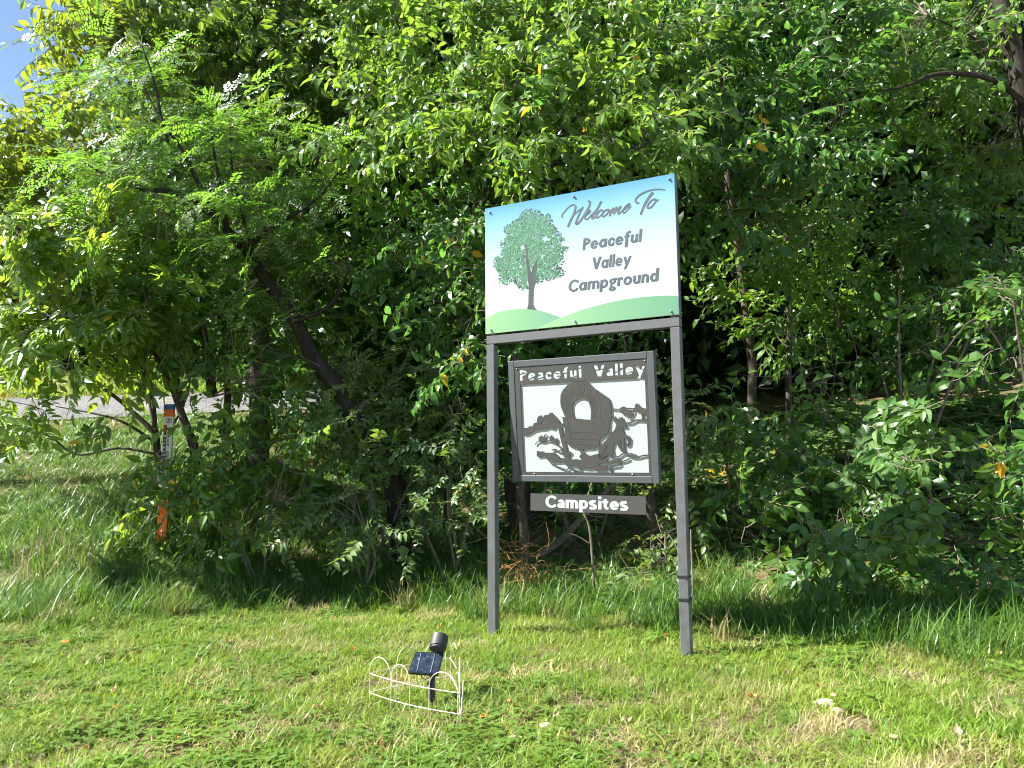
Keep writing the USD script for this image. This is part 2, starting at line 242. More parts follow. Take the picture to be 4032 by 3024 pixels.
# outlines of the flat artwork, in millimetres on its own board
TR = {
 's_W': [[606,751],[599,759],[603,770],[618,787],[652,817],[683,827],[699,821],[702,807],[695,782],[679,747],[660,714],[646,685]],
 's_W2': [[646,685],[655,709],[676,738],[710,772],[753,796]],
 's_W3': [[753,796],[733,765],[714,729],[703,701],[706,690],[720,695],[743,717],[771,754],[795,787],[806,814],[804,828],[796,832]],
 's_e1': [[773,735],[795,748],[807,761],[802,769],[788,760],[773,739],[768,720],[774,711],[790,713],[816,737]],
 's_l': [[816,737],[847,763],[873,793],[883,808]],
 's_l2': [[884,812],[857,769],[831,737],[819,717],[824,709],[838,714],[856,733]],
 's_c': [[891,748],[889,756],[877,755],[859,740],[848,722],[850,710],[863,711],[887,725]],
 's_o': [[924,752],[906,745],[891,727],[892,713],[905,711],[925,724],[940,741],[937,752],[926,751],[933,741],[946,740],[961,750]],
 's_m': [[966,754],[954,733],[943,710]],
 's_m2': [[946,716],[965,735],[988,756],[991,753],[982,733],[973,718]],
 's_m3': [[975,720],[994,738],[1017,757],[1018,754],[1006,734],[1001,717],[1007,711],[1035,732]],
 's_e2': [[1035,728],[1062,743],[1082,758],[1078,766],[1063,759],[1043,740],[1034,722],[1039,711],[1054,716],[1090,746]],
 's_T': [[1141,760],[1129,765],[1122,777],[1127,792],[1145,809],[1174,821],[1207,830],[1245,831],[1282,827],[1318,816]],
 's_T2': [[1234,808],[1211,784],[1181,740],[1155,686]],
 's_o2': [[1248,767],[1229,762],[1208,742],[1199,723],[1208,714],[1227,720],[1249,742],[1259,759],[1252,768],[1252,757],[1261,751],[1275,760]],
 'canopy': [[333,856],[382,850],[431,831],[449,799],[503,796],[527,758],[538,717],[567,668],[602,629],[619,593],[595,563],[650,539],[634,502],[605,495],[613,450],[592,420],[574,411],[626,377],[591,337],[549,337],[502,321],[466,336],[424,308],[394,323],[369,281],[345,290],[302,278],[265,299],[247,330],[209,351],[171,330],[146,348],[99,359],[115,403],[109,427],[71,455],[61,485],[71,541],[123,557],[129,585],[123,615],[127,655],[149,681],[175,694],[146,727],[153,755],[233,789],[277,799],[271,823],[290,843]],
 'gaps': [[473,620],[296,584],[329,506],[451,500],[282,450],[370,399]],
 'trunk': [[329,146],[338,173],[343,284],[340,341],[334,415],[323,501],[298,527],[308,532],[323,518],[328,580],[305,606],[336,596],[341,521],[353,441],[363,394],[371,421],[408,489],[421,521],[415,488],[404,411],[395,379],[418,359],[403,333],[387,302],[380,269],[377,175],[387,151],[403,132]],
 'hill1': [[3,109],[56,131],[113,149],[170,155],[232,155],[288,152],[343,145],[397,133],[451,116],[510,91],[551,74],[591,56]],
 'hill2': [[376,-5],[502,37],[584,61],[730,96],[877,120],[1021,134],[1160,136],[1295,130],[1376,119]],
 'bolts': [[39,883],[689,888],[1347,884],[44,24],[681,14],[1331,26]],
 'canvas_out': [[420,-403],[405,-366],[392,-331],[388,-296],[393,-253],[412,-218],[447,-187],[486,-169],[490,-167],[574,-171],[610,-186],[645,-222],[666,-261],[675,-299],[677,-328],[674,-362],[670,-433],[421,-427]],
 'canvas_hole': [[491,-412],[478,-386],[474,-351],[477,-317],[494,-296],[522,-281],[550,-278],[578,-287],[595,-308],[605,-338],[609,-372],[606,-406],[602,-426]],
 'canvas_side': [[645,-222],[671,-240],[741,-289],[750,-323],[752,-360],[751,-394],[743,-422],[738,-443],[662,-441],[674,-362],[677,-328],[675,-299],[666,-261]],
 'body': [[399,-400],[423,-403],[491,-412],[603,-427],[671,-429],[739,-431],[733,-485],[719,-520],[675,-542],[658,-559],[654,-601],[634,-599],[622,-613],[544,-617],[541,-630],[506,-629],[506,-609],[470,-607],[431,-586],[427,-567],[408,-565],[402,-539],[414,-537],[415,-478],[406,-452]],
 'panel_line1': [[432,-410],[444,-453],[456,-578]],
 'plank1': [[453,-505],[622,-512]],
 'plank2': [[454,-550],[629,-557]],
 'plank3': [[456,-586],[627,-592]],
 'wheel': [[365,-473],[374,-468],[392,-467],[394,-482],[402,-530],[424,-616],[428,-636],[454,-634],[456,-642],[437,-659],[438,-685],[409,-685],[406,-661],[382,-655],[382,-644],[397,-638],[394,-612],[376,-534]],
 'rearwheel': [[654,-601],[682,-580],[724,-543],[728,-564],[699,-614],[672,-660],[714,-658],[714,-664],[687,-679],[646,-677],[648,-635]],
 'trees': [[82,-478],[106,-468],[128,-469],[151,-456],[172,-458],[182,-437],[206,-431],[209,-405],[221,-389],[240,-384],[256,-403],[262,-385],[288,-382],[302,-379],[307,-368],[328,-370],[335,-389],[352,-394],[359,-405],[369,-415],[376,-435],[386,-443],[406,-444],[409,-457],[346,-460],[338,-478],[320,-478],[298,-469],[269,-478],[221,-481],[187,-487],[134,-512],[100,-516],[91,-508]],
 'tree_gap': [[230,-441],[249,-427],[264,-421],[284,-428],[281,-436],[237,-446]],
 'branch_up': [[182,-585],[194,-566],[213,-558],[214,-533],[220,-527],[225,-537],[230,-522],[239,-520],[244,-534],[271,-511],[275,-514],[260,-537],[276,-554],[294,-556],[295,-534],[314,-520],[324,-535],[331,-551],[342,-548],[353,-540],[360,-548],[348,-574],[375,-597],[403,-620],[399,-626],[368,-605],[340,-580],[297,-562],[279,-559],[242,-570],[220,-563],[200,-567],[186,-585]],
 'ground': [[197,-628],[210,-627],[217,-633],[239,-629],[261,-640],[308,-640],[337,-639],[338,-662],[355,-654],[364,-675],[414,-678],[435,-686],[488,-683],[528,-689],[510,-665],[532,-641],[546,-640],[586,-662],[628,-651],[662,-647],[671,-672],[715,-660],[711,-669],[677,-681],[633,-689],[707,-683],[712,-688],[703,-700],[727,-691],[771,-688],[784,-678],[801,-685],[802,-716],[785,-731],[742,-736],[735,-747],[737,-769],[724,-766],[715,-744],[729,-727],[702,-733],[696,-757],[629,-759],[613,-745],[572,-748],[524,-743],[516,-758],[474,-760],[475,-768],[469,-758],[432,-741],[425,-757],[403,-757],[343,-736],[287,-707],[294,-705],[347,-730],[404,-750],[418,-752],[429,-734],[474,-752],[504,-752],[493,-729],[415,-728],[403,-717],[408,-701],[338,-705],[309,-704],[302,-694],[288,-692],[259,-676],[271,-661],[238,-663],[201,-668],[194,-658]],
 'ground_hole': [[638,-722],[666,-711],[693,-710],[726,-713],[770,-703],[788,-713],[789,-722],[742,-728],[702,-721],[665,-727]],
 'squiggle': [[313,-621],[335,-618],[359,-631],[378,-623],[402,-626]],
 'horse': [[753,-419],[759,-400],[771,-411],[778,-405],[786,-419],[792,-436],[798,-432],[804,-412],[812,-418],[824,-410],[834,-433],[856,-475],[849,-482],[827,-479],[822,-483],[830,-508],[840,-528],[866,-535],[876,-549],[868,-591],[850,-601],[839,-594],[855,-578],[854,-553],[830,-547],[835,-640],[815,-640],[800,-623],[778,-585],[763,-573],[750,-614],[757,-652],[741,-654],[743,-671],[724,-670],[724,-639],[697,-658],[690,-652],[710,-606],[724,-560],[735,-510],[757,-506],[771,-490],[782,-461],[765,-436]],
 'horse_hole': [[803,-561],[814,-578],[825,-623],[810,-607],[800,-586]],
 'rail1': [[751,-356],[804,-362],[827,-350],[840,-349],[857,-357],[909,-361]],
 'birds': [[806,-362],[833,-348],[853,-351],[861,-362],[886,-375],[897,-390],[881,-408],[842,-400],[820,-387]],
 'birds2': [[911,-361],[915,-337],[925,-328],[940,-334],[958,-355],[973,-371],[989,-384],[990,-407],[971,-400],[938,-376],[925,-382]],
 'rail2': [[867,-422],[885,-410],[901,-386],[909,-361]],
 'rail3': [[852,-452],[883,-450],[916,-435],[961,-436],[989,-435]],
 'rail4': [[958,-400],[964,-416],[959,-434]],
 'rail5': [[956,-361],[990,-366]],
 'line_r1': [[736,-670],[785,-668],[812,-652],[839,-648],[868,-667],[911,-671],[955,-661],[993,-658]],
 'line_r2': [[839,-646],[873,-648],[912,-661]],
 'line_r3': [[806,-698],[832,-693],[859,-681]]}

# ------------------------------------------------------------------ lettering built from strokes
def EL(cx, cy, rx, ry): return affinity.scale(Point(cx, cy).buffer(1, 24), rx, ry)
def RING(cx, cy, rx, ry, w, k=.86): return EL(cx, cy, rx, ry).difference(EL(cx, cy, max(rx - w, .01), max(ry - w * k, .01)))
def SL(x0, y0, x1, y1, w): return Polygon([(x0, y0), (x0 + w, y0), (x1 + w, y1), (x1, y1)])
def glyph(c, w, xh, two):
    B = box; o = .012
    if c == 'l': return B(0, 0, w, 1.04), w
    if c == 'i': return B(0, 0, w, xh).union(B(0, xh + .13, w, xh + .13 + w * .95)), w
    if c == 'P':
        bowl = RING(w * .45, .70, .50, .30, w).intersection(B(w * .4, 0, 2, 2)); return B(0, 0, w, 1).union(bowl), .5 + w * .45
    if c == 'e':
        r = .315; cy = xh / 2; g = RING(r, cy, r, cy + o, w).union(B(w * .5, cy - w * .36, 2 * r - w * .3, cy + w * .36))
        return g.difference(Polygon([(r * 1.05, cy - w * .36), (3, cy - w * .36), (3, cy - w * .36 - .09), (r * 1.9, .17), (r * 1.2, w * .95)])), 2 * r
    if c in 'oO': r = .33; return RING(r, xh / 2, r, xh / 2 + o, w), 2 * r
    if c == 'c': r = .315; cy = xh / 2; return RING(r, cy, r, cy + o, w).difference(Polygon([(r, cy), (3, xh + .35), (3, -.3)]).union(B(r * 1.72, 0, 2, 1))), r * 1.72
    if c == 'C': return RING(.47, .5, .47, .52, w).difference(Polygon([(.45, .5), (2, 1.65), (2, -.65)]).union(B(.80, -.2, 2, 2))), .80
    if c == 'a' and not two: r = .31; return RING(r, xh / 2, r, xh / 2 + o, w).union(B(2 * r - w, 0, 2 * r + .02, xh)), 2 * r + .02
    if c == 'a':
        bowl = RING(.25, .205, .25, .215, w * .95); arc = RING(.27, xh - .26, .27, .27, w).intersection(B(.05, xh - .24, 2, 2)).difference(Polygon([(.2, xh - .24), (-.2, xh - .02), (-.2, xh - .5)]))
        return unary_union([bowl, arc, B(.54 - w, 0, .54, xh - .22)]), .54
    if c == 'f':
        x = .10; hook = RING(x + .30, .80, .30, .24, w).intersection(B(x, .80, x + .36, 2))
        return unary_union([B(x, -.28 if not two else 0, x + w, .82), hook, B(0, xh - w * .78, .40, xh)]), .44
    if c in 'un':
        g = unary_union([B(0, .27, w, xh), RING(.285, .28, .285, .29, w).intersection(B(0, -1, 1, .29)), B(.57 - w, 0, .57, xh)])
        return (g, .57) if c == 'u' else (affinity.rotate(g, 180, origin=(.285, xh / 2)), .57)
    if c == 'm':
        n, _ = glyph('n', w, xh, two); return n.union(affinity.translate(n, .57 - w)), 1.14 - w
    if c == 'r': return B(0, 0, w, xh).union(RING(.29, xh - .30, .29, .31, w).intersection(B(w * .4, xh - .24, .40, 2))), .40
    if c == 'p': r = .31; return RING(r, xh / 2, r, xh / 2 + o, w).union(B(-.01, -.34, w, xh)), 2 * r
    if c == 'd': r = .31; return RING(r, xh / 2, r, xh / 2 + o, w).union(B(2 * r - w, 0, 2 * r + .02, 1.06)), 2 * r + .02
    if c == 'g': return unary_union([RING(.27, xh - .235, .26, .245, w * .88), RING(.29, -.17, .29, .185, w * .85), SL(.10, .02, .12, xh - .40, w * .8), B(.36, xh - w * .75, .60, xh)]), .58
    if c == 'y': return unary_union([SL(0, xh, .24, 0.02, w * 1.05), SL(.50, xh, .10, -.33, w * 1.05)]).intersection(B(-1, -.33, 2, xh)), .5 + w
    if c == 'V': return SL(0, 1, .30, 0, w * 1.1).union(SL(.60, 1, .30, 0, w * 1.1)), .60 + w * 1.1
    if c == 's':
        k = xh; sp = LineString(curve([(.45, k * .87), (.28, k * .90), (.10, k * .80), (.12, k * .62), (.30, k * .48), (.44, k * .33), (.40, k * .14), (.24, k * .09), (.03, k * .14)], 40))
        return sp.buffer(w * .47, cap_style='flat'), .55
    if c == 't': return unary_union([B(.08, .17, .08 + w, .84), B(-.03, xh - w * .8, .40, xh), RING(.36, .24, .28, .25, w).intersection(B(0, -1, .41, .24))]), .42
    raise ValueError(c)
def line_of(text, x0, x1, cap, w=.205, xh=.69, slant=.0, two=False, gap=.09, space=.34):
    """the line as one polygon, its capitals cap high, fitted between x0 and x1 on the baseline y = 0"""
    gs, x = [], 0.
    for c in text:
        if c == ' ': x += space; continue
        g, a = glyph(c, w, xh, two); gs.append((affinity.translate(g, x), c)); x += a + (gap if c not in 'VP' else gap * .45)
    x -= gap; sx = (x1 - x0) / (x * cap)
    out = []
    for g, c in gs:
        g = affinity.affine_transform(g, [cap * sx, cap * slant, 0, cap, x0, 0]); out.append(g)
    return out
def penline(pts, w0, w1, w2):
    """a pen stroke whose width goes w0 - w1 - w2 along it"""
    c = curve(mm(pts), 5 * len(pts)); t = np.linspace(0, 1, len(c)); r = np.where(t < .5, w0 + (w1 - w0) * t * 2, w1 + (w2 - w1) * (t - .5) * 2) / 2
    return unary_union([Point(*a).buffer(ra, 6).union(Point(*b).buffer(rb, 6)).convex_hull for a, b, ra, rb in zip(c[:-1], c[1:], r[:-1], r[1:])])

# ------------------------------------------------------------------ the welcome sign on its two steel posts
TH = math.radians(-27.245); SO = np.array([-.1811, 5.3095, 0.]); ZB = 2.085; PW = 1.382; PH = .914; T = .061
U3 = np.array([math.cos(TH), math.sin(TH), 0]); N3 = np.array([-math.sin(TH), math.cos(TH), 0])
sign = Thing('welcome_sign', SO, 'large blue and white printed welcome panel with green tree on tall grey steel posts', 'sign', TH)
LF = T + .002
sign.part('post', rbox(.003, .003 + T, 0, T, -.35, ZB - .0145 - T, .004), GREY_STEEL)
sign.part('post', rbox(PW - T, PW, 0, T, -.35, ZB - .0145 - T, .004), GREY_STEEL)
sign.part('crossbar', rbox(.003, PW, 0, T, ZB - .0125 - T, ZB - .0125, .004), GREY_STEEL)
for a0, a1 in ((.003, .003 + T), (PW - T, PW)): sign.part('panel_upright', rbox(a0, a1, .004, T, ZB - .0105, ZB + PH - .006, .004), GREY_STEEL)
panel = sign.part('panel', rbox(0, PW, -.006, .0025, ZB, ZB + PH, .0008), PANEL_PRINT)
up = lambda g: affinity.translate(g, 0, ZB)
pr = lambda pts: [(x / 1000, y / 1000 + ZB) for x, y in pts]
INK = -.0066
clipp = box(.0015, ZB + .0015, PW - .0015, ZB + PH - .0015)
def print_part(name, poly, mat, lift=0, label=None): sign.part(name, slab(poly.buffer(0).intersection(clipp), INK - lift, .0006), mat, smooth=False, label=label)
hl = curve(pr(TR['hill1']), 60); hr = curve(pr(TR['hill2']), 60)
hill_r = Polygon([tuple(p) for p in hr] + [(PW + .1, ZB - .05), (hr[0][0], ZB - .05)])
hill_l = Polygon([tuple(p) for p in hl] + [(hl[-1][0], ZB - .05), (-.05, ZB - .05), (-.05, hl[0][1])])
print_part('printed_hill', hill_l, HILL_L); print_part('printed_hill', hill_r, HILL_R, .0005)
print_part('printed_trunk', Polygon(pr(TR['trunk'])), TRUNK_INK, .0010)
can = Polygon(pr(TR['canopy'])); gaps = [(Point(x / 1000, y / 1000 + ZB), r) for (x, y), r in zip(TR['gaps'], (.03, .02, .018, .018, .018, .03))]
r2 = np.random.default_rng(3)
def print_leaves(n, keep, size, mat, lift):
    vs, fs = [], []
    while len(vs) < n:
        p = np.array([r2.uniform(.05, .66), r2.uniform(ZB + .27, ZB + .86)]); q = Point(*p)
        if not can.contains(q): continue
        edge = can.exterior.distance(q)
        if any(q.distance(g) < rr * r2.uniform(.5, 1.1) for g, rr in gaps) or r2.random() > keep(edge): continue
        an = r2.uniform(0, 2 * np.pi); L = size * r2.uniform(.7, 1.3); W = L * .28; ca, sa = math.cos(an), math.sin(an)
        loc = [(-L / 2, 0), (-.1 * L, -W), (L / 2, 0), (-.1 * L, W)]
        vs.append([(p[0] + x * ca - y * sa, INK - lift, p[1] + x * sa + y * ca) for x, y in loc]); k = 4 * (len(vs) - 1); fs += [[k, k + 1, k + 2], [k, k + 2, k + 3]]
    sign.part('printed_foliage', (np.array(vs).reshape(-1, 3), np.array(fs)), mat, smooth=False)
print_leaves(1900, lambda e: 1., .0165, LEAF_INK_DARK, .0005)
print_leaves(3400, lambda e: min(1, e / .05), .0155, LEAF_INK, .0009)
for k, (a, b, c) in {'W': (.007, .010, .016), 'W2': (.007, .007, .008), 'W3': (.013, .014, .012), 'e1': (.007, .012, .007), 'l': (.007, .007, .008), 'l2': (.014, .014, .006), 'c': (.008, .013, .007),
                     'o': (.011, .010, .006), 'm': (.012, .012, .012), 'm2': (.007, .010, .012), 'm3': (.007, .012, .007), 'e2': (.007, .012, .006), 'T': (.011, .012, .006), 'T2': (.018, .015, .012), 'o2': (.011, .010, .006)}.items():
    TR.setdefault('_pens', []).append(penline(TR['s_' + k], a * 1.08, b * 1.08, c * 1.08))
print_part('lettering', up(unary_union(TR['_pens'])), DARK_INK, .0008, 'grey script words Welcome To')
def sign_words(text, x0, x1, y0, cap, label):
    for g in line_of(text, x0, x1, cap, w=.205, slant=.12, gap=.075): print_part('letter', affinity.translate(g, 0, ZB + y0), DARK_INK, .0008, label)
sign_words('Peaceful', .746, 1.152, .502, .080, 'grey bold letter of the word Peaceful')
sign_words('Valley', .808, 1.078, .361, .080, 'grey bold letter of the word Valley')
sign_words('Campground', .636, 1.256, .229, .079, 'grey bold letter of the word Campground')
for bx, bz in TR['bolts']:
    b = trimesh.creation.cylinder(.009, .003, sections=20); hexh = trimesh.creation.cylinder(.0062, .009, sections=6); hexh.apply_translation([0, 0, .005])
    m = trimesh.util.concatenate([b, hexh]); m.apply_transform(trimesh.transformations.rotation_matrix(math.pi / 2, [1, 0, 0]))
    m.apply_translation([np.clip(bx / 1000, .03, PW - .032), -.0082, ZB + np.clip(bz / 1000, .026, PH - .03)]); sign.part('bolt', m, ZINC)
for zz in (.475, .340):
    ring = [(PW - T - .0035, -.0035), (PW + .0035, -.0035), (PW + .0035, T + .0035), (PW - T - .0035, T + .0035)]
    st = Polygon(ring).difference(box(PW - T - .0004, -.0004, PW + .0004, T + .0004)); m = trimesh.creation.extrude_polygon(st, .014, engine='earcut')
    m.apply_translation([0, 0, zz]); kn = trimesh.creation.box((.02, .012, .018)); kn.apply_translation([PW - .008, -.008, zz + .008])
    sign.part('strap', trimesh.util.concatenate([m, kn]), BLACK_PLASTIC, smooth=False)

# ------------------------------------------------------------------ the older framed sign that hangs between the posts
yaw, tilt, roll = TH - .032, .091, -.0138
u1 = np.array([math.cos(yaw), math.sin(yaw), 0]); n1 = np.array([-math.sin(yaw), math.cos(yaw), 0])
d1 = np.array([0, 0, -1.]) * math.cos(tilt) + n1 * math.sin(tilt); uu = u1 * math.cos(roll) - d1 * math.sin(roll); dd = d1 * math.cos(roll) + u1 * math.sin(roll); nn_ = np.cross(-dd, uu) * 1.0
if nn_ @ n1 < 0: nn_ = -nn_
A0 = SO + U3 * .1566 + N3 * .03 + np.array([0, 0, 1.8854])
hang = Thing('hanging_sign', A0, 'dark steel framed sign with a cut out covered wagon on white, hanging between the posts', 'sign',
             matrix=Gf.Matrix4d(*uu, 0, *nn_, 0, *(-dd), 0, *A0, 1))
W2, H2, FB = 1.0546, .8379, .046
hang.part('frame_bar', rbox(0, FB, 0, .045, -H2, 0, .003), FRAME_STEEL); hang.part('frame_bar', rbox(W2 - FB, W2, 0, .045, -H2, 0, .003), FRAME_STEEL)
hang.part('frame_bar', rbox(FB + .0015, W2 - FB - .0015, 0, .045, -FB, -.0015, .003), FRAME_STEEL); hang.part('frame_bar', rbox(FB + .0015, W2 - FB - .0015, 0, .045, -H2 + .0015, -H2 + FB, .003), FRAME_STEEL)
hang.part('backing_board', rbox(FB + .002, W2 - FB - .002, .0125, .0175, -H2 + FB + .002, -FB - .002, .0006), WHITE_BOARD)
win = box(.088, -.770, .988, -.166)
plate = box(FB + .001, -H2 + FB + .001, W2 - FB - .001, -FB - .001).difference(win)
SP = lambda k, r=.003: smoothpoly(TR[k], r)
def rail(k, w): return LineString([tuple(p) for p in curve(mm(TR[k]), 30)]).buffer(w / 2)
letters = []
for text, x0, x1, y0, cap in (('Peaceful', .083, .552, -.1415, .079), ('Valley', .636, .994, -.1420, .079)):
    gs = line_of(text, x0, x1, cap, w=.262, xh=.70, two=True, gap=.10)
    letters += [affinity.translate(g, 0, y0) for g in gs]
words = unary_union(letters)
cracks = []
for g in letters:
    cx, cy = g.centroid.x, g.centroid.y
    for _ in range(1):
        yy = cy + r2.uniform(-.024, .024); xx = cx + r2.uniform(-.01, .01); an = r2.uniform(-.5, .5)
        cracks.append(LineString([(xx - .03, yy - .03 * an), (xx, yy + r2.uniform(-.003, .003)), (xx + .03, yy + .03 * an + r2.uniform(-.004, .004))]).buffer(.0006))
cut = words.difference(unary_union(cracks))
hang.part('name_plate', slab(plate.difference(cut), .004, .0025), RAW_STEEL, smooth=False, label='rusty steel face plate with the words Peaceful Valley cut through it')
for g in letters: hang.part('letter', slab(g.buffer(.002), .0072, .001), WHITE_BOARD, smooth=False)
cwin = win.buffer(.004)
def art(name, poly, y=.004, d=.004, mat=None): hang.part(name, slab(poly.buffer(0).intersection(cwin), y, d), mat or RAW_STEEL, smooth=False)
hole = SP('canvas_hole'); canvas = SP('canvas_out').difference(hole)
hc = np.array(hole.centroid.coords[0]); grooves = []
for k in range(34):
    an = math.pi * (-.18 + 1.36 * k / 33); dirv = np.array([math.cos(an), math.sin(an)])
    ray = LineString([hc, hc + dirv * .4]); seg = ray.intersection(canvas)
    if seg.is_empty or seg.geom_type != 'LineString': continue
    L = seg.length; grooves.append(LineString([seg.interpolate(L * r2.uniform(.06, .2)), seg.interpolate(L * r2.uniform(.6, .92))]).buffer(.0009, cap_style='flat'))
body = Polygon(mm(TR['body'])).buffer(0)
body_lines = [LineString(mm(TR[k])).buffer(.0009) for k in ('panel_line1', 'plank1', 'plank2', 'plank3')]
art('wagon_canvas', canvas.difference(unary_union(grooves)).difference(body))
art('wagon_canvas_side', SP('canvas_side').difference(canvas.buffer(.0012)).difference(body), .0045)
art('wagon_body', body.difference(unary_union(body_lines)))
wheel = SP('wheel'); axle = box(.398, -.560, .425, -.534)
art('wagon_wheel', wheel.union(axle).difference(body)); art('wagon_wheel', SP('rearwheel').difference(body))
art('tree_line', SP('trees').difference(SP('tree_gap')).difference(body).union(box(.06, -.505, .10, -.485).difference(box(.0895, -1, 2, 0))))
art('flower_branch', SP('branch_up', .002).difference(wheel))
art('ground_silhouette', SP('ground', .002).difference(SP('ground_hole', .002)).union(rail('squiggle', .009)).difference(wheel).difference(body).union(box(.468, -.775, .482, -.755)).union(box(.729, -.775, .741, -.757)))
art('horse', SP('horse', .002).difference(SP('horse_hole')).difference(body).difference(SP('rearwheel')))
art('flying_birds', unary_union([rail('rail1', .007), SP('birds'), SP('birds2'), rail('rail2', .008), rail('rail3', .010), rail('rail4', .012), rail('rail5', .007)]).difference(SP('canvas_side')))
art('grass_line', unary_union([rail('line_r1', .009), rail('line_r2', .007), rail('line_r3', .009)]))
for sx, sz in ((.067, -.056), (.992, -.058), (.877, -.781), (.171, -.782)):
    m = trimesh.creation.uv_sphere(.0055, count=[8, 12]); m.apply_translation([sx, .003, sz]); hang.part('screw', m, ZINC)
for sx in (.17, .86):
    hang.part('hanging_wire', tube(curve([(sx, .02, -.002), (sx + .002, .012, .06), (sx, .005, .135)], 8), .0016, 5), BLACK_PLASTIC)

# ------------------------------------------------------------------ the small name plate below it
camp = Thing('campsites_plate', SO + U3 * .308 + N3 * .05 + np.array([0, 0, .845]), 'narrow dark steel plate with white word Campsites hanging lowest between the posts', 'sign',
             matrix=Gf.Matrix4d(*(U3 * math.cos(.0187) - np.array([0, 0, 1]) * math.sin(.0187)), 0, *N3, 0, *(U3 * math.sin(.0187) + np.array([0, 0, 1]) * math.cos(.0187)), 0, *(SO + U3 * .310 + N3 * .05 + np.array([0, 0, .8585])), 1))
cw = line_of('Campsites', .111, .690, .079, w=.235, xh=.70, two=True, gap=.07)
camp.part('steel_plate', slab(box(0, 0, .805, .1145), 0, .005), RAW_STEEL, smooth=False)
for g in cw: camp.part('letter', slab(affinity.translate(g, 0, .0235).intersection(box(0, .0006, 1, .114)), -.0012, .0012), WHITE_BOARD, smooth=False)
for sx in (.10, .70): camp.part('hanging_wire', tube(curve([(sx, .003, .11), (sx + .003, .02, .16), (sx, .04, .215)], 8), .0016, 5), BLACK_PLASTIC)

# ------------------------------------------------------------------ leaves, sprays, crowns
def leaf(L, W, fold=.25, droop=.3, st=5, base=.35, r=None):
    """a pointed leaf along +x, normal +z: midrib and two edges, folded and drooping"""
    t = np.linspace(0, 1, st); w = np.sin(np.pi * t ** (.75 if base < .4 else 1)) ** .8 * W / 2; w[0] = w[-1] = 0
    x = L * t; z = -droop * L * t ** 2; mid = np.stack([x, 0 * x, z], 1); lift = fold * w
    le = np.stack([x, w, z + lift], 1)[1:-1]; ri = np.stack([x, -w, z + lift], 1)[1:-1]
    v = np.vstack([mid, le, ri]); n = st; a = n; b = n + st - 2; f = []
    for i in range(st - 1):
        for o, s in ((a, 1), (b, -1)):
            e0 = o + i - 1 if i > 0 else None; e1 = o + i if i < st - 2 else None
            if e0 is None: tri = [[0, 1, e1]]
            elif e1 is None: tri = [[i, i + 1, e0]]
            else: tri = [[i, i + 1, e1], [i, e1, e0]]
            f += tri if s > 0 else [q[::-1] for q in tri]
    return v, np.array(f)
def place(g, R, p): return g[0] @ np.asarray(R).T + p, g[1]
def frame(d, up):
    x = d / (np.linalg.norm(d) + 1e-9); y = np.cross(up, x); y /= np.linalg.norm(y) + 1e-9; return np.stack([x, y, np.cross(x, y)], 1)
RX = lambda a: Rotation.from_euler('x', a).as_matrix()
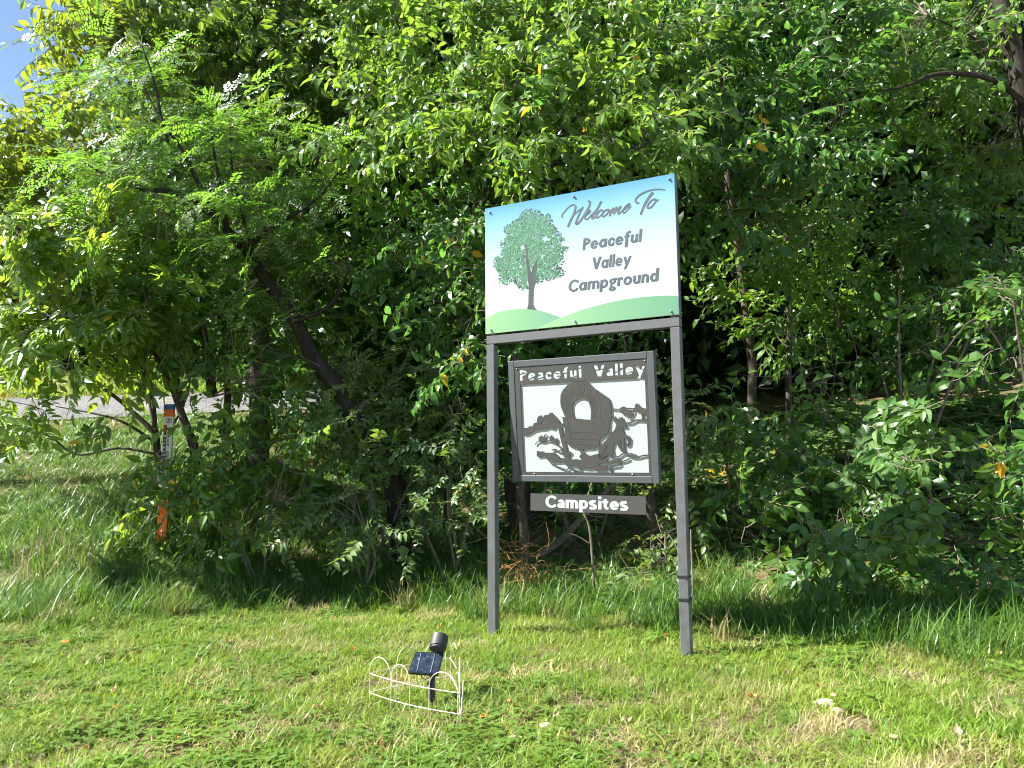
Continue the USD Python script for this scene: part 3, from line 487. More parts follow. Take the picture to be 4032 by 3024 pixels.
def leaves_of(kind, r, ST=4):
    """list of leaf meshes of one spray, and its twig; the twig runs along +x, leaves spread in the xy plane, +z towards the light"""
    L, tw = [], []
    def add(L0, W0, p, ang, pitch, rollr=.5, **k):
        k.setdefault('st', ST)
        d = np.array([math.cos(ang) * math.cos(pitch), math.sin(ang) * math.cos(pitch), math.sin(pitch)])
        L.append(place(leaf(L0, W0, **k), frame(d, np.array([0, 0, 1.])) @ RX(r.normal(0, rollr)), np.asarray(p)))
    def axis_pts(n, sag=.12, wob=.03): t = np.linspace(0, 1, n)[:, None]; return np.hstack([n_len * t, wob * np.sin(t * 5 + r.uniform(0, 6)), -sag * n_len * t ** 2])
    if kind in ('elm', 'hack', 'big'):
        n_len = r.uniform(.34, .46); ax = axis_pts(11); tw.append((ax, .0022))
        for i in range(1, 11):
            s = 1 if i % 2 else -1; size = r.uniform(.6, 1.25) * (1.1 if kind != 'elm' else 1)
            pitch = r.normal(-.25, .25) if kind == 'elm' else r.normal(-.95, .28)
            add(.085 * size, .046 * size * (1 if kind == 'elm' else .86), ax[i], s * r.uniform(.7, 1.2) * (1 if i < 10 else .2), pitch, .45, fold=r.uniform(.2, .55), droop=r.uniform(.05, .7))
        for i in (3, 6):    # a side twig
            n2 = r.uniform(.12, .2); an = (1 if i == 3 else -1) * r.uniform(.5, .9)
            for k in range(1, 5):
                p = ax[i] + np.array([math.cos(an), math.sin(an), -.1]) * n2 * k / 4
                add(.07 * r.uniform(.8, 1.1), .036, p, an + (.8 if k % 2 else -.8), r.normal(-.3, .3) if kind == 'elm' else r.normal(-.9, .3), .45, fold=.35, droop=.3)
            tw.append((np.array([ax[i], p]), .0014))
    elif kind == 'locust':
        n_len = r.uniform(.30, .42); ax = axis_pts(8); tw.append((ax, .002))
        for i in range(1, 8):
            an = (1 if i % 2 else -1) * r.uniform(.5, 1.1) * (1 if i < 7 else .1); RL = r.uniform(.13, .19); sag = r.uniform(.1, .35); rl = r.normal(0, .3)
            R = frame(np.array([math.cos(an), math.sin(an), r.normal(.05, .15)]), np.array([0, 0, 1.])) @ RX(rl); pr_ = []
            for k in range(8):
                u = RL * (k + 1) / 8; c = np.array([u, 0, -sag * u * u / RL]); pr_.append(ax[i] + R @ c)
                for s in (1, -1):
                    Lf = .040 * r.uniform(.85, 1.15) * (1 - .25 * k / 8); wf = Lf * .42; a2 = s * r.uniform(1.05, 1.3)
                    d = np.array([math.cos(a2), math.sin(a2), r.normal(-.1, .15)]); q = frame(d, np.array([0, 0, 1.]))
                    v = np.array([[0, 0, 0], [Lf * .5, -wf / 2, 0], [Lf, 0, 0], [Lf * .5, wf / 2, 0]]); L.append(((v @ q.T + c) @ R.T + ax[i], np.array([[0, 1, 2], [0, 2, 3]])))
            tw.append((np.array([ax[i], pr_[3], pr_[7]]), .0008))
    elif kind in ('ash', 'box'):
        n_len = r.uniform(.22, .32); ax = axis_pts(5, .05); tw.append((ax, .0026))
        for i in range(1, 5):
            for s in ((1, -1) if i < 4 else (0,)):
                an = s * r.uniform(.6, 1.0) + r.normal(0, .1); RL = r.uniform(.13, .2) if kind == 'ash' else r.uniform(.07, .11); sag = r.uniform(.15, .5)
                R = frame(np.array([math.cos(an), math.sin(an), r.normal(.1, .2)]), np.array([0, 0, 1.])) @ RX(r.normal(0, .3)); n = 3 if kind == 'ash' else (1 if r.random() < .6 else 2); end = None
                for k in range(n + 1):
                    u = RL * (.45 + .55 * k / n); c = np.array([u, 0, -sag * u * u / RL]); end = ax[i] + R @ c
                    for sd in ((1, -1) if k < n else (0,)):
                        a2 = sd * r.uniform(.75, 1.1); Lf = (.095 if kind == 'ash' else .088) * r.uniform(.8, 1.15) * (1.1 if sd == 0 else 1); wf = Lf * (.40 if kind == 'ash' else .56)
                        d = np.array([math.cos(a2), math.sin(a2), r.normal(-.25, .15)])
                        g = place(leaf(Lf, wf, fold=.35, droop=r.uniform(.15, .45), st=ST), frame(d, np.array([0, 0, 1.])) @ RX(r.normal(0, .3)), c); L.append((g[0] @ R.T + ax[i], g[1]))
                tw.append((np.array([ax[i], ax[i] + R @ np.array([RL * .5, 0, -sag * RL * .25]), end]), .0012))
    elif kind == 'shrub':
        n_len = r.uniform(.24, .36); ax = axis_pts(10, .2); tw.append((ax, .0018))
        for i in range(1, 10):
            for s in (1, -1): sz = r.uniform(.75, 1.2); add(.050 * sz, .027 * sz, ax[i], s * r.uniform(.8, 1.2), r.normal(-.1, .3), .5, fold=.3, droop=.25, st=4)
    elif kind == 'far':
        n_len = .6; ax = axis_pts(4, .1, .0); tw.append((ax, .004))
        for _ in range(26):
            p = np.clip(r.normal(0, 1, 3), -1.6, 1.6) * (.26, .2, .13) + (.3, 0, 0); sz = r.uniform(.8, 1.3)
            add(.13 * sz, .077 * sz, p, r.uniform(0, 6.28), r.normal(-.35, .45), .6, fold=.3, droop=.3, st=3)
    return L, tw
SPECIES = {'elm': ELM, 'hack': HACK, 'big': ELM, 'locust': LOCUST, 'ash': ASH, 'box': BOX, 'shrub': SHRUB, 'far': FAR}
PROTO = {}
def baked(protos, idx, pos, rot, sc, piece):
    vs, fs, o = [], [], 0
    for k in range(len(protos)):
        v, f = protos[k][piece]; sel = np.nonzero(idx == k)[0]
        if not len(sel): continue
        w = np.einsum('nij,vj->nvi', rot[sel] * sc[sel][:, None, None], v) + pos[sel][:, None]
        vs.append(w.reshape(-1, 3)); fs.append((f[None] + (np.arange(len(sel)) * len(v))[:, None, None]).reshape(-1, 3) + o); o += vs[-1].shape[0]
    return np.vstack(vs), np.vstack(fs)
for kk, name in enumerate(SPECIES):
    PROTO[name] = []
    for vv in range(6):
        L, tw = leaves_of(name, np.random.default_rng(100 + kk * 10 + vv)); PROTO[name].append((join(L), join([tube(a, w, 3, False) for a, w in tw])))
def instancer(path, protos, pos, quat, scale, idx):
    """protos: list of lists of (mesh, material). quat as x y z w"""
    pi = UsdGeom.PointInstancer.Define(stage, path); rel = pi.CreatePrototypesRel()
    for k, pieces in enumerate(protos):
        pp = f'{path}/shape_{k}'; UsdGeom.Xform.Define(stage, pp)
        for q, (g, mat) in enumerate(pieces): usdkit.mesh(stage, f'{pp}/piece_{q}', g, mat)
        rel.AddTarget(pp)
    pi.CreatePositionsAttr(Vt.Vec3fArray.FromNumpy(np.asarray(pos, np.float32)))
    qs = np.asarray(quat, np.float32); pi.CreateOrientationsAttr(Vt.QuathArray([Gf.Quath(float(q[3]), float(q[0]), float(q[1]), float(q[2])) for q in qs]))
    s = np.asarray(scale, np.float32); s = np.repeat(s[:, None], 3, 1) if s.ndim == 1 else s
    pi.CreateScalesAttr(Vt.Vec3fArray.FromNumpy(np.ascontiguousarray(s))); pi.CreateProtoIndicesAttr(Vt.IntArray.FromNumpy(np.asarray(idx, np.int32)))
    return pi.GetPrim()
def spray_frames(n, r, out, light=(-.35, -.5, .6), jitter=.55, hang=.25):
    """rotation matrices of n sprays: leaves turned to the light, twigs growing outwards (out, n x 3) and hanging a little"""
    nz = np.asarray(light) + r.normal(0, jitter, (n, 3)); nz /= np.linalg.norm(nz, axis=1, keepdims=True)
    d = out * .7 + r.normal(0, .55, (n, 3)) - np.array([0, 0, hang]); d -= nz * (d * nz).sum(1, keepdims=True); d /= np.linalg.norm(d, axis=1, keepdims=True) + 1e-9
    return np.stack([d, np.cross(nz, d), nz], 2)
PER_M2 = 70
BIG = {'elm': 1.2, 'hack': 1.3, 'locust': 1.25, 'ash': 1.15, 'shrub': 1.3, 'box': 1.1, 'big': 1.3, 'far': 1.}
def blob_points(b, r, dens):
    px, py, Y, rx, ry = b[:5]; c = P(px, py, Y); k = Y / F0; R = np.array([rx * k, max(min(rx, ry) * k * 1.0, .35), ry * k])
    if len(b) > 5: R[1] = b[5]
    n = max(6, int(PER_M2 * dens * math.pi * R[0] * R[2])); v = r.normal(0, 1, (n, 3)); v /= np.linalg.norm(v, axis=1, keepdims=True); u = r.random((n, 1)) ** .45
    pts = c + v * u * R * (1 + .25 * r.normal(0, 1, (n, 1)) * .6); return c, R, pts, v
TREES = []
def tree(name, label, cat, base, trunks, kind, blobs, seed, dens=1., bark_mat=None, twigs=True, group=None, scale=1., heroes=(), light=(-.35, -.5, .6), hang=.25, jitter=.55, crown=True):
    """a tree or shrub: trunks = [(points, radii, part name)], blobs = clumps of foliage (px, py, depth, rx, ry) where the photograph shows them"""
    r = np.random.default_rng(seed); t = Thing(name, base, label, cat, group=group); bm = bark_mat or BARK
    skel = []
    for k, tr_ in enumerate(trunks):
        pts, rad = tr_[0], tr_[1]; c = curve(pts, max(10, 6 * len(pts))); rr = np.interp(np.linspace(0, 1, len(c)), np.linspace(0, 1, len(rad)), rad)
        c = c + (meshkit.noise(c * 3.1, seed)[:, None] - .5) * rr[:, None] * .8
        v, f = tube(c, rr * (1 + .15 * (meshkit.noise(c * 9, seed + 1) - .5)), 9 if rr.max() > .03 else 6)
        if rr.max() > .03: ctr = np.repeat(c, 9, 0); v = ctr + (v - ctr) * (1 + .22 * (meshkit.noise(v * 28, 2) - .5))[:, None]
        t.part(tr_[2] if len(tr_) > 2 else ('trunk' if k == 0 else 'branch'), (v, f), bm, smooth=60, world=True); skel.append(np.hstack([c, rr[:, None]]))
    skel = np.vstack(skel); pos, rot, sc = [], [], []; twig = []
    for b in blobs:
        c, R, pts, v = blob_points(b, r, dens * (b[6] if len(b) > 6 else 1))
        ok = pts[:, 2] > H(pts[:, 0], pts[:, 1]) + .05; pts, v = pts[ok], v[ok]
        if not len(pts): continue
        pos.append(pts); rot.append(spray_frames(len(pts), r, v, light, jitter, hang)); sc.append(r.uniform(.65, 1.3, len(pts)) * scale * BIG[kind])
        near = skel[np.argmin(np.linalg.norm(skel[:, :3] - c, axis=1))]
        for q in range(4 + len(pts) // 9 if twigs else 0):                  # twigs from the wood into the clump
            e = pts[r.integers(len(pts))]; s0 = skel[np.argmin(np.linalg.norm(skel[:, :3] - (e * .5 + c * .2 + near[:3] * .3), axis=1))]
            m = (s0[:3] + e) / 2 + r.normal(0, .06, 3) + (0, 0, .06); L = np.linalg.norm(e - s0[:3])
            if L < 2.6: twig.append(tube(curve([s0[:3], m, e], 7), np.linspace(min(s0[3] * .6, .006 + .008 * L), .003, 7), 4, False))
    if twig: t.part('twigs', join(twig), TWIG if bm in (BARK, DARK_BARK) else bm, world=True, kind='stuff')
    if crown and blobs:
        pos = np.vstack(pos) - t.loc; rot = np.concatenate(rot); sc = np.concatenate(sc); pr_ = PROTO[kind]
        idx = r.integers(0, len(pr_), len(pos)); t.part('crown', baked(pr_, idx, pos, rot, sc, 0), SPECIES[kind], smooth=False, kind='stuff')
        t.part('leaf_stalks', baked(pr_, idx, pos, rot, sc, 1), TWIG, smooth=False, kind='stuff')
    for hspec in heroes: hero(t, kind, r, *hspec)
    TREES.append(t); return t
def hero(t, kind, r, px, py, Y, n=5, spread=90, size=1.15, lightdir=(-.35, -.75, .55)):
    """the nearest sprays, whose leaves can be told apart in the photograph: every leaf a mesh of its own"""
    c = P(px, py, Y)
    for k in range(n):
        L, tw = leaves_of(kind, r, 5); o = c + np.array([r.uniform(-1, 1) * spread, 0, r.uniform(-1, 1) * spread]) * Y / F0 + (0, r.uniform(-.12, .12), 0)
        out = np.array([r.normal(0, .6), -.35, r.normal(0, .35)]); R = spray_frames(1, r, out[None], lightdir, .3)[0]
        mid = np.mean([g[0].mean(0) for g in L], 0) * size
        for g in L: t.part('leaf', (g[0] * size @ R.T + o - R @ mid, g[1]), SPECIES[kind], smooth=False, world=True)
        t.part('twig', (lambda g: (g[0] * size @ R.T + o - R @ mid, g[1]))(join([tube(a, w, 3, False) for a, w in tw])), TWIG, world=True)

# ------------------------------------------------------------------ the trees and shrubs
def base_of(px, py, Y): p = P(px, py, Y); return np.array([p[0], p[1], float(H(p[0], p[1])) - .03])
def run(Y, *pp): return [P(x, y, Y + (dy[0] if dy else 0)) for x, y, *dy in pp]
def grounded(px, py, Y, *pp): return [base_of(px, py, Y)] + run(Y, *pp)
# left edge, drooping leaves against the sky
b = base_of(-350, 1900, 8.6)
tree('drooping_leaf_tree', 'leafy tree at far left whose drooping leaves stand against the blue sky', 'tree', b,
     [([b] + run(8.6, (-250, 1200), (-60, 700), (30, 560), (230, 400), (420, 80)), (.12, .09, .045, .016, .006)), (run(8.6, (-200, 1100), (100, 950), (300, 820), (420, 700)), (.05, .03, .01)),
      (run(8.4, (-60, 720), (140, 560), (230, 600), (300, 640)), (.03, .02, .008))], 'hack',
     [(40, 620, 8.4, 170, 190), (250, 620, 8.5, 170, 150), (190, 450, 8.6, 80, 80), (290, 190, 8.6, 120, 110), (420, 60, 8.8, 200, 110), (60, 900, 8.3, 200, 180), (330, 420, 8.7, 110, 110), (-40, 560, 8.5, 80, 90), (-120, 700, 8.4, 160, 250), (-150, 1250, 7.8, 170, 130), (-230, 1050, 7.7, 150, 130), (-60, 1130, 7.8, 110, 90), (300, 800, 8.4, 160, 150)], 11, hang=.35)
b = base_of(1020, 1900, 9.3)
tree('drooping_leaf_tree', 'tall tree with a thin dark upright trunk and yellowing drooping leaves, behind the feathery tree', 'tree', b,
     [([b] + run(9.3, (1030, 1300), (1045, 700), (1040, 420), (1020, 200), (1060, -150)), (.13, .11, .07, .05, .02)), (run(9.2, (1040, 420), (1180, 150), (1260, -80)), (.04, .03, .012)),
      (run(9.1, (1040, 600), (780, 330), (600, 180), (380, 20)), (.05, .035, .022, .01)), (run(9.1, (820, 380), (690, 130), (560, -80)), (.03, .02, .01))], 'hack',
     [(620, 70, 8.9, 240, 110), (850, 110, 8.9, 260, 150), (1080, 120, 9., 240, 160), (760, 290, 8.8, 200, 130), (1030, 330, 8.9, 230, 140), (1280, 330, 8.8, 200, 180), (1120, 520, 8.8, 170, 150), (1330, 90, 9.1, 200, 130), (650, -80, 9., 400, 130), (1150, -90, 9., 400, 130), (880, 480, 9., 200, 150), (1330, 560, 8.8, 150, 150)], 12, hang=.35)
# the feathery locust whose dark trunk leans to the left
b = base_of(1600, 2150, 7.3)
lt = [b] + run(7.0, (1545, 1900, .2), (1450, 1720, .1), (1300, 1500), (1170, 1290), (1060, 1120), (940, 960), (850, 860))
tree('feathery_locust_tree', 'bright green tree with feathery leaflets and a dark trunk leaning to the left', 'tree', b,
     [(lt, (.105, .095, .08, .07, .06, .05, .04)), (run(6.94, (860, 870), (700, 760), (520, 740), (330, 640), (180, 560)), (.03, .022, .012, .006)), (run(6.93, (850, 860), (720, 600), (640, 480), (560, 330)), (.03, .018, .012, .006)),
      (run(6.93, (900, 920), (850, 640), (830, 520)), (.028, .016, .008)), (run(6.93, (960, 980), (1100, 880), (1250, 780), (1330, 680)), (.03, .018, .008)), (run(6.93, (660, 560), (600, 300), (560, 180)), (.018, .012, .006)),
      (run(6.93, (1010, 1050), (920, 700), (905, 500)), (.022, .012, .006)), (run(6.94, (1150, 1270), (1300, 1200), (1380, 1050)), (.03, .018, .008))], 'locust',
     [(420, 230, 7.4, 190, 120), (560, 370, 7.3, 200, 140), (330, 640, 7.2, 170, 110), (560, 640, 7.1, 230, 140), (780, 560, 7.2, 160, 170), (960, 520, 7.2, 170, 170), (880, 720, 7.0, 240, 130), (640, 810, 7.0, 260, 120), (1120, 680, 7.2, 160, 120), (1240, 650, 7.2, 140, 110),
      (1000, 850, 7.0, 220, 120), (800, 960, 6.9, 240, 130), (560, 940, 6.9, 170, 110), (1080, 1010, 7.1, 190, 120), (960, 1170, 7.1, 190, 120), (1230, 880, 7.3, 140, 130), (1180, 1180, 7.2, 150, 120), (450, 760, 7.0, 180, 100), (1300, 1060, 7.3, 130, 120)], 13, dens=.72, bark_mat=DARK_BARK, light=(-.25, -.45, .8), jitter=.33, hang=.1)
# the centre: a broad elm over the sign
b = base_of(2050, 2000, 8.0)
tree('elm_tree', 'broad elm with large pointed leaves filling the top centre behind the welcome sign', 'tree', b,
     [([b] + run(7.70, (2030, 1500), (1990, 900), (1960, 400), (1900, 50), (1880, -150)), (.14, .12, .08, .05, .025)), (run(7.20, (2000, 900), (1800, 560), (1650, 300), (1560, 80)), (.05, .03, .015, .008)),
      (run(7.00, (2010, 1000), (2200, 560), (2330, 280), (2420, 20)), (.05, .03, .015, .008)), (run(6.40, (2020, 1100), (2180, 600), (1960, 450), (1820, 380)), (.04, .025, .012, .006)), (run(6.10, (2030, 1100), (2350, 700), (2560, 560)), (.04, .02, .008))], 'elm',
     [(1480, 130, 7.40, 220, 150), (1720, 130, 7.10, 220, 160), (1950, 160, 6.90, 220, 160), (2200, 150, 7.00, 230, 160), (2450, 150, 7.00, 220, 160), (1600, 330, 6.80, 210, 150), (1850, 350, 6.40, 230, 150), (2090, 330, 6.30, 220, 150), (2320, 340, 6.40, 210, 150), (2540, 350, 6.60, 170, 160),
      (1500, 520, 6.80, 190, 140), (1720, 520, 6.50, 190, 130), (1990, 540, 6.00, 220, 120), (2240, 540, 5.90, 210, 120), (2480, 560, 6.00, 190, 120), (2650, 520, 6.30, 140, 150), (1700, -90, 7.20, 420, 120), (2350, -90, 7.20, 420, 120), (2640, 180, 6.80, 170, 180)], 14,
     heroes=[(2000, 470, 5.70, 5, 220), (2450, 430, 5.80, 5, 200), (1650, 420, 6.20, 4, 200)])
b = base_of(1750, 2150, 7.60)
tree('elm_sapling', 'elm sapling with pale green leaves reaching out to the left edge of the sign', 'sapling', b,
     [([b] + run(7.50, (1760, 1800), (1770, 1400), (1790, 1000), (1780, 760)), (.03, .026, .02, .012)), (run(7.20, (1770, 1200), (1850, 950, -.4), (1900, 800, -.6)), (.014, .008, .004)), (run(7.20, (1770, 1500), (1840, 1300, -.4), (1890, 1180, -.6)), (.014, .008, .004))], 'elm',
     [(1770, 780, 7.00, 150, 90), (1880, 880, 6.60, 110, 110), (1700, 950, 7.10, 130, 110), (1860, 1080, 6.60, 110, 110), (1720, 1180, 7.20, 140, 110), (1870, 1270, 6.70, 90, 100), (1980, 720, 6.80, 120, 70), (1850, 1450, 6.80, 90, 120), (1620, 820, 7.50, 130, 100), (1560, 1040, 7.60, 140, 120)], 15,
     heroes=[(1850, 900, 6.30, 4, 80), (1860, 1130, 6.35, 4, 70), (1840, 1400, 6.45, 3, 60), (1760, 1000, 6.60, 3, 70)])
# thicket between the saplings and the sign
for k, (lab, bx, bl, kd) in enumerate([
    ('honeysuckle thicket with small pale leaves left of the left sign post', (1500, 2050, 7.4), [(1300, 1480, 7.3, 180, 130), (1480, 1400, 7.5, 180, 140), (1380, 1640, 7.0, 190, 130), (1580, 1600, 7.2, 170, 140), (1250, 1720, 7.0, 150, 110), (1520, 1800, 7.0, 180, 110), (1680, 1780, 6.9, 140, 120)], 'shrub'),
    ('shrub with dull leaves below the elm sapling beside the left sign post', (1760, 2200, 6.9), [(1780, 1600, 6.8, 120, 130), (1850, 1780, 6.6, 100, 130), (1760, 1920, 6.6, 130, 120), (1870, 2000, 6.4, 70, 130), (1640, 1980, 6.8, 120, 110)], 'shrub'),
    ('low bush of small light green leaves between the saplings and the sign', (1400, 2230, 6.85), [(1400, 1950, 6.85, 130, 90), (1280, 2040, 6.65, 170, 90), (1450, 2090, 6.65, 160, 90), (1180, 2100, 6.65, 110, 70)], 'shrub'),
    ('broad leafed bush drooping over the grass right of the orange topped marker post', (1000, 2120, 6.95), [(870, 1640, 7.05, 130, 100), (1020, 1720, 7.05, 140, 110), (1120, 1830, 6.95, 130, 100), (950, 1900, 6.85, 140, 100), (820, 1850, 6.90, 110, 100), (1080, 1980, 6.85, 130, 80), (760, 2000, 6.85, 90, 70), (890, 2030, 6.85, 110, 60)], 'elm'),
    ('dark undergrowth bush behind the fallen twigs between the two sign posts', (2300, 2200, 7.4), [(2050, 1500, 7.2, 110, 220), (2200, 1350, 7.4, 250, 90), (2500, 1400, 7.4, 160, 130), (2450, 1950, 8.0, 150, 120), (2150, 1900, 8.2, 150, 120), (2080, 1750, 7.0, 90, 120)], 'elm'),
    ('glossy leafed bush just behind the right sign post', (2600, 2330, 6.3), [(2560, 2180, 6.2, 90, 80), (2490, 2260, 6.2, 70, 60), (2700, 1900, 6.6, 100, 160), (2680, 1600, 6.7, 90, 160), (2620, 2080, 6.3, 70, 60)], 'shrub')]):
    b = base_of(*bx); hs = []
    if k == 3: hs = [(1180, 1760, 6.45, 3, 60), (860, 1900, 6.45, 3, 60), (1110, 1560, 6.6, 2, 50), (700, 1880, 6.6, 2, 40), (640, 1960, 6.6, 2, 40)]
    if k == 1: hs = [(1860, 1880, 6.1, 3, 40)]
    stems = []
    rr = np.random.default_rng(40 + k)
    for q in range(4 if k != 2 else 3):
        e = bl[(q * 2) % len(bl)]; m = P(e[0], e[1], e[2]); o = b + (rr.uniform(-.15, .15), rr.uniform(-.1, .1), 0); stems.append(([o, (o * .55 + m * .45) + (rr.uniform(-.1, .1), 0, .05), m], (.016, .012, .005), 'stem'))
    tree('bush', lab, 'bush', b, stems, kd, bl, 50 + k, dens=.65 if k == 3 else .85, bark_mat=TWIG, heroes=hs)
# the two multi-stemmed saplings at the left
b = base_of(640, 2020, 7.50)
tree('ash_sapling', 'multi stemmed sapling with bright yellow green compound leaves beside the marker post', 'sapling', b,
     [([b] + run(7.50, (640, 1900), (622, 1760), (612, 1690)), (.045, .04, .034, .030)), (run(7.45, (618, 1720), (590, 1560), (570, 1450), (520, 1300), (480, 1150)), (.026, .022, .018, .012, .006)), (run(7.40, (612, 1700), (600, 1560), (548, 1420), (545, 1280), (600, 1080)), (.024, .02, .015, .008)),
      (run(7.40, (606, 1700), (500, 1600), (400, 1530), (300, 1470), (180, 1400), (90, 1250)), (.026, .022, .018, .014, .008)), (run(7.30, (606, 1735), (480, 1660), (380, 1630), (220, 1600)), (.018, .014, .010, .005)), (run(7.20, (620, 1790), (470, 1765), (300, 1790), (200, 1720), (90, 1690), (0, 1620)), (.014, .012, .010, .007, .004)),
      (run(7.40, (640, 1740), (700, 1640), (740, 1540), (750, 1420)), (.014, .010, .006))], 'ash',
     [(180, 930, 6.70, 140, 100), (330, 1080, 6.70, 180, 100), (90, 1120, 6.60, 130, 110), (200, 1260, 6.60, 190, 90), (420, 1240, 6.70, 170, 90), (60, 1350, 6.60, 100, 90), (330, 1370, 6.70, 200, 60), (560, 1180, 6.90, 150, 100), (40, 1560, 6.60, 60, 60), (600, 1330, 7.00, 120, 70), (480, 1000, 7.00, 160, 90), (640, 1960, 7.10, 50, 40)], 17, dens=.6,
     heroes=[(170, 900, 6.30, 3, 90), (110, 1010, 6.30, 2, 70), (420, 1240, 6.40, 3, 90), (330, 1080, 6.35, 3, 110), (120, 1440, 6.30, 2, 60), (340, 1700, 6.50, 1, 30), (60, 1720, 6.40, 2, 60), (540, 1860, 6.70, 1, 30)], light=(-.3, -.6, .7))
b = base_of(790, 1960, 7.4)
tree('dark_stemmed_sapling', 'sapling with dark crooked stems standing right of the marker post', 'sapling', b,
     [([b] + run(7.4, (775, 1830), (745, 1700), (700, 1580), (650, 1460), (600, 1360)), (.05, .045, .04, .03, .02)), (run(7.4, (720, 1600), (690, 1450), (660, 1340), (640, 1180)), (.026, .02, .012)), (run(7.5, (840, 1560), (820, 1420), (800, 1290), (790, 1150)), (.05, .045, .035, .02)), (run(7.7, (900, 1700), (890, 1480), (880, 1300), (860, 1150)), (.04, .035, .03, .02))], 'elm',
     [(700, 1150, 7.5, 160, 110), (850, 1230, 7.4, 150, 100), (560, 1090, 7.5, 140, 90), (980, 1330, 7.4, 120, 110), (1050, 1500, 7.3, 110, 110), (740, 1030, 7.6, 170, 90)], 18)
# upper right
b = base_of(4150, 1700, 7.1)
tree('dark_trunk_tree', 'tree whose dark trunks lean in at the top right corner of the wood', 'tree', b,
     [([b] + run(7.1, (4150, 1300), (4120, 800), (4070, 560), (4005, 280), (3940, 0), (3910, -200)), (.13, .12, .11, .085, .075, .06)), (run(7.15, (4080, 600), (4065, 300), (4050, 0), (4050, -200)), (.09, .08, .07, .06), 'trunk'), (run(7.0, (4030, 400), (3900, 310), (3700, 290), (3560, 340), (3450, 360)), (.03, .024, .016, .006)), (run(7.7, (4020, 350), (3850, 160), (3650, 60)), (.02, .012, .005))], 'elm',
     [(3800, 130, 8.3, 200, 150), (3560, 120, 8.4, 220, 150), (3900, 380, 8.2, 160, 140), (3680, 380, 7.9, 190, 120), (3450, 330, 8.0, 180, 120), (3980, 650, 8.0, 120, 150), (3800, 200, 7.2, 90, 130), (3800, 600, 7.9, 170, 110), (3700, -90, 8.4, 400, 120)], 19, bark_mat=DARK_BARK)
b = base_of(2980, 2000, 9.0)
tree('elm_tree', 'slim trunked elm in the thicket right of the sign, its upper leaves sunlit', 'tree', b,
     [([b] + run(9.00, (2960, 1700), (2955, 1350), (2900, 950), (2850, 500), (2900, 100)), (.06, .055, .05, .04, .015)), (run(8.60, (2910, 900), (3080, 640), (3250, 500), (3360, 420)), (.03, .02, .008)), (run(8.30, (2930, 1000), (3100, 800), (3260, 700)), (.025, .014, .006))], 'elm',
     [(2830, 120, 7.50, 170, 150), (3050, 130, 7.60, 190, 150), (3280, 130, 7.70, 190, 150), (2800, 380, 7.20, 150, 140), (3010, 360, 7.10, 180, 130), (3230, 380, 7.10, 170, 130), (2850, 620, 6.80, 150, 120), (3080, 600, 6.60, 180, 110), (3280, 620, 6.80, 150, 110), (3000, -90, 7.60, 400, 120), (3150, 760, 6.80, 170, 90), (2820, 850, 6.70, 130, 120)], 20, heroes=[(2950, 560, 6.20, 4, 120), (3180, 640, 6.20, 4, 120)])
b = base_of(3100, 2050, 8.3)
tree('shaded_sapling', 'slim dark sapling standing straight in the shade right of the right post', 'sapling', b,
     [([b] + run(8.3, (3110, 1830), (3105, 1500), (3110, 1200), (3090, 900)), (.038, .035, .03, .02)), (run(8.3, (3105, 1500), (3220, 1380), (3300, 1300)), (.014, .008, .004))], 'elm',
     [(3100, 950, 8.0, 190, 120), (3290, 900, 8.1, 170, 120), (2900, 1080, 7.9, 150, 130), (3300, 1120, 8.5, 190, 130), (3080, 1250, 8.6, 160, 130)], 21, dens=.8)
for k, (lab, bx, bl, kd, dn) in enumerate([
    ('shaded bush filling the dark hollow at mid right under the dark trunked tree', (3600, 2000, 8.0), [(3560, 850, 8.0, 190, 130), (3780, 860, 7.8, 180, 140), (3960, 1000, 7.4, 120, 160), (3500, 1080, 8.4, 170, 120), (3720, 1120, 8.2, 180, 130), (3900, 1250, 7.8, 150, 120), (3450, 1330, 8.6, 180, 120), (3700, 1400, 8.4, 190, 120)], 'elm', .8),
    ('low shaded bush right of the right post with leaves catching spots of sun', (3000, 2200, 6.9), [(2860, 1700, 6.9, 110, 110), (3000, 1850, 6.8, 150, 120), (2880, 1990, 6.6, 120, 110), (3120, 1990, 6.7, 150, 110), (2980, 2120, 6.4, 150, 90), (3180, 1700, 7.4, 140, 110)], 'elm', .85),
    ('dim bush low at right behind the bright compound leaved sapling', (3700, 2200, 6.6), [(3350, 1800, 7.0, 150, 120), (3650, 1700, 7.2, 150, 120), (3780, 1950, 6.6, 140, 130), (3700, 2160, 6.2, 150, 110), (3480, 2250, 6.0, 150, 90), (3880, 2200, 6.0, 120, 120), (3250, 2200, 6.2, 130, 100)], 'elm', .9)]):
    b = base_of(*bx); rr = np.random.default_rng(70 + k); stems = []
    for q in range(4):
        e = bl[(q * 2) % len(bl)]; m = P(e[0], e[1], e[2]); o = b + (rr.uniform(-.2, .2), rr.uniform(-.1, .1), 0); stems.append(([o, (o * .5 + m * .5) + (rr.uniform(-.15, .15), 0, .05), m], (.02, .014, .005), 'stem'))
    tree('bush', lab, 'bush', b, stems, kd, bl, 60 + k, dens=dn, bark_mat=TWIG, heroes=[(2870, 1620, 6.2, 2, 50), (2960, 1650, 6.2, 1, 30)] if k == 1 else [(3480, 2310, 5.5, 3, 80), (3640, 2330, 5.5, 2, 60)] if k == 2 else [])
b = base_of(3470, 2400, 5.8)
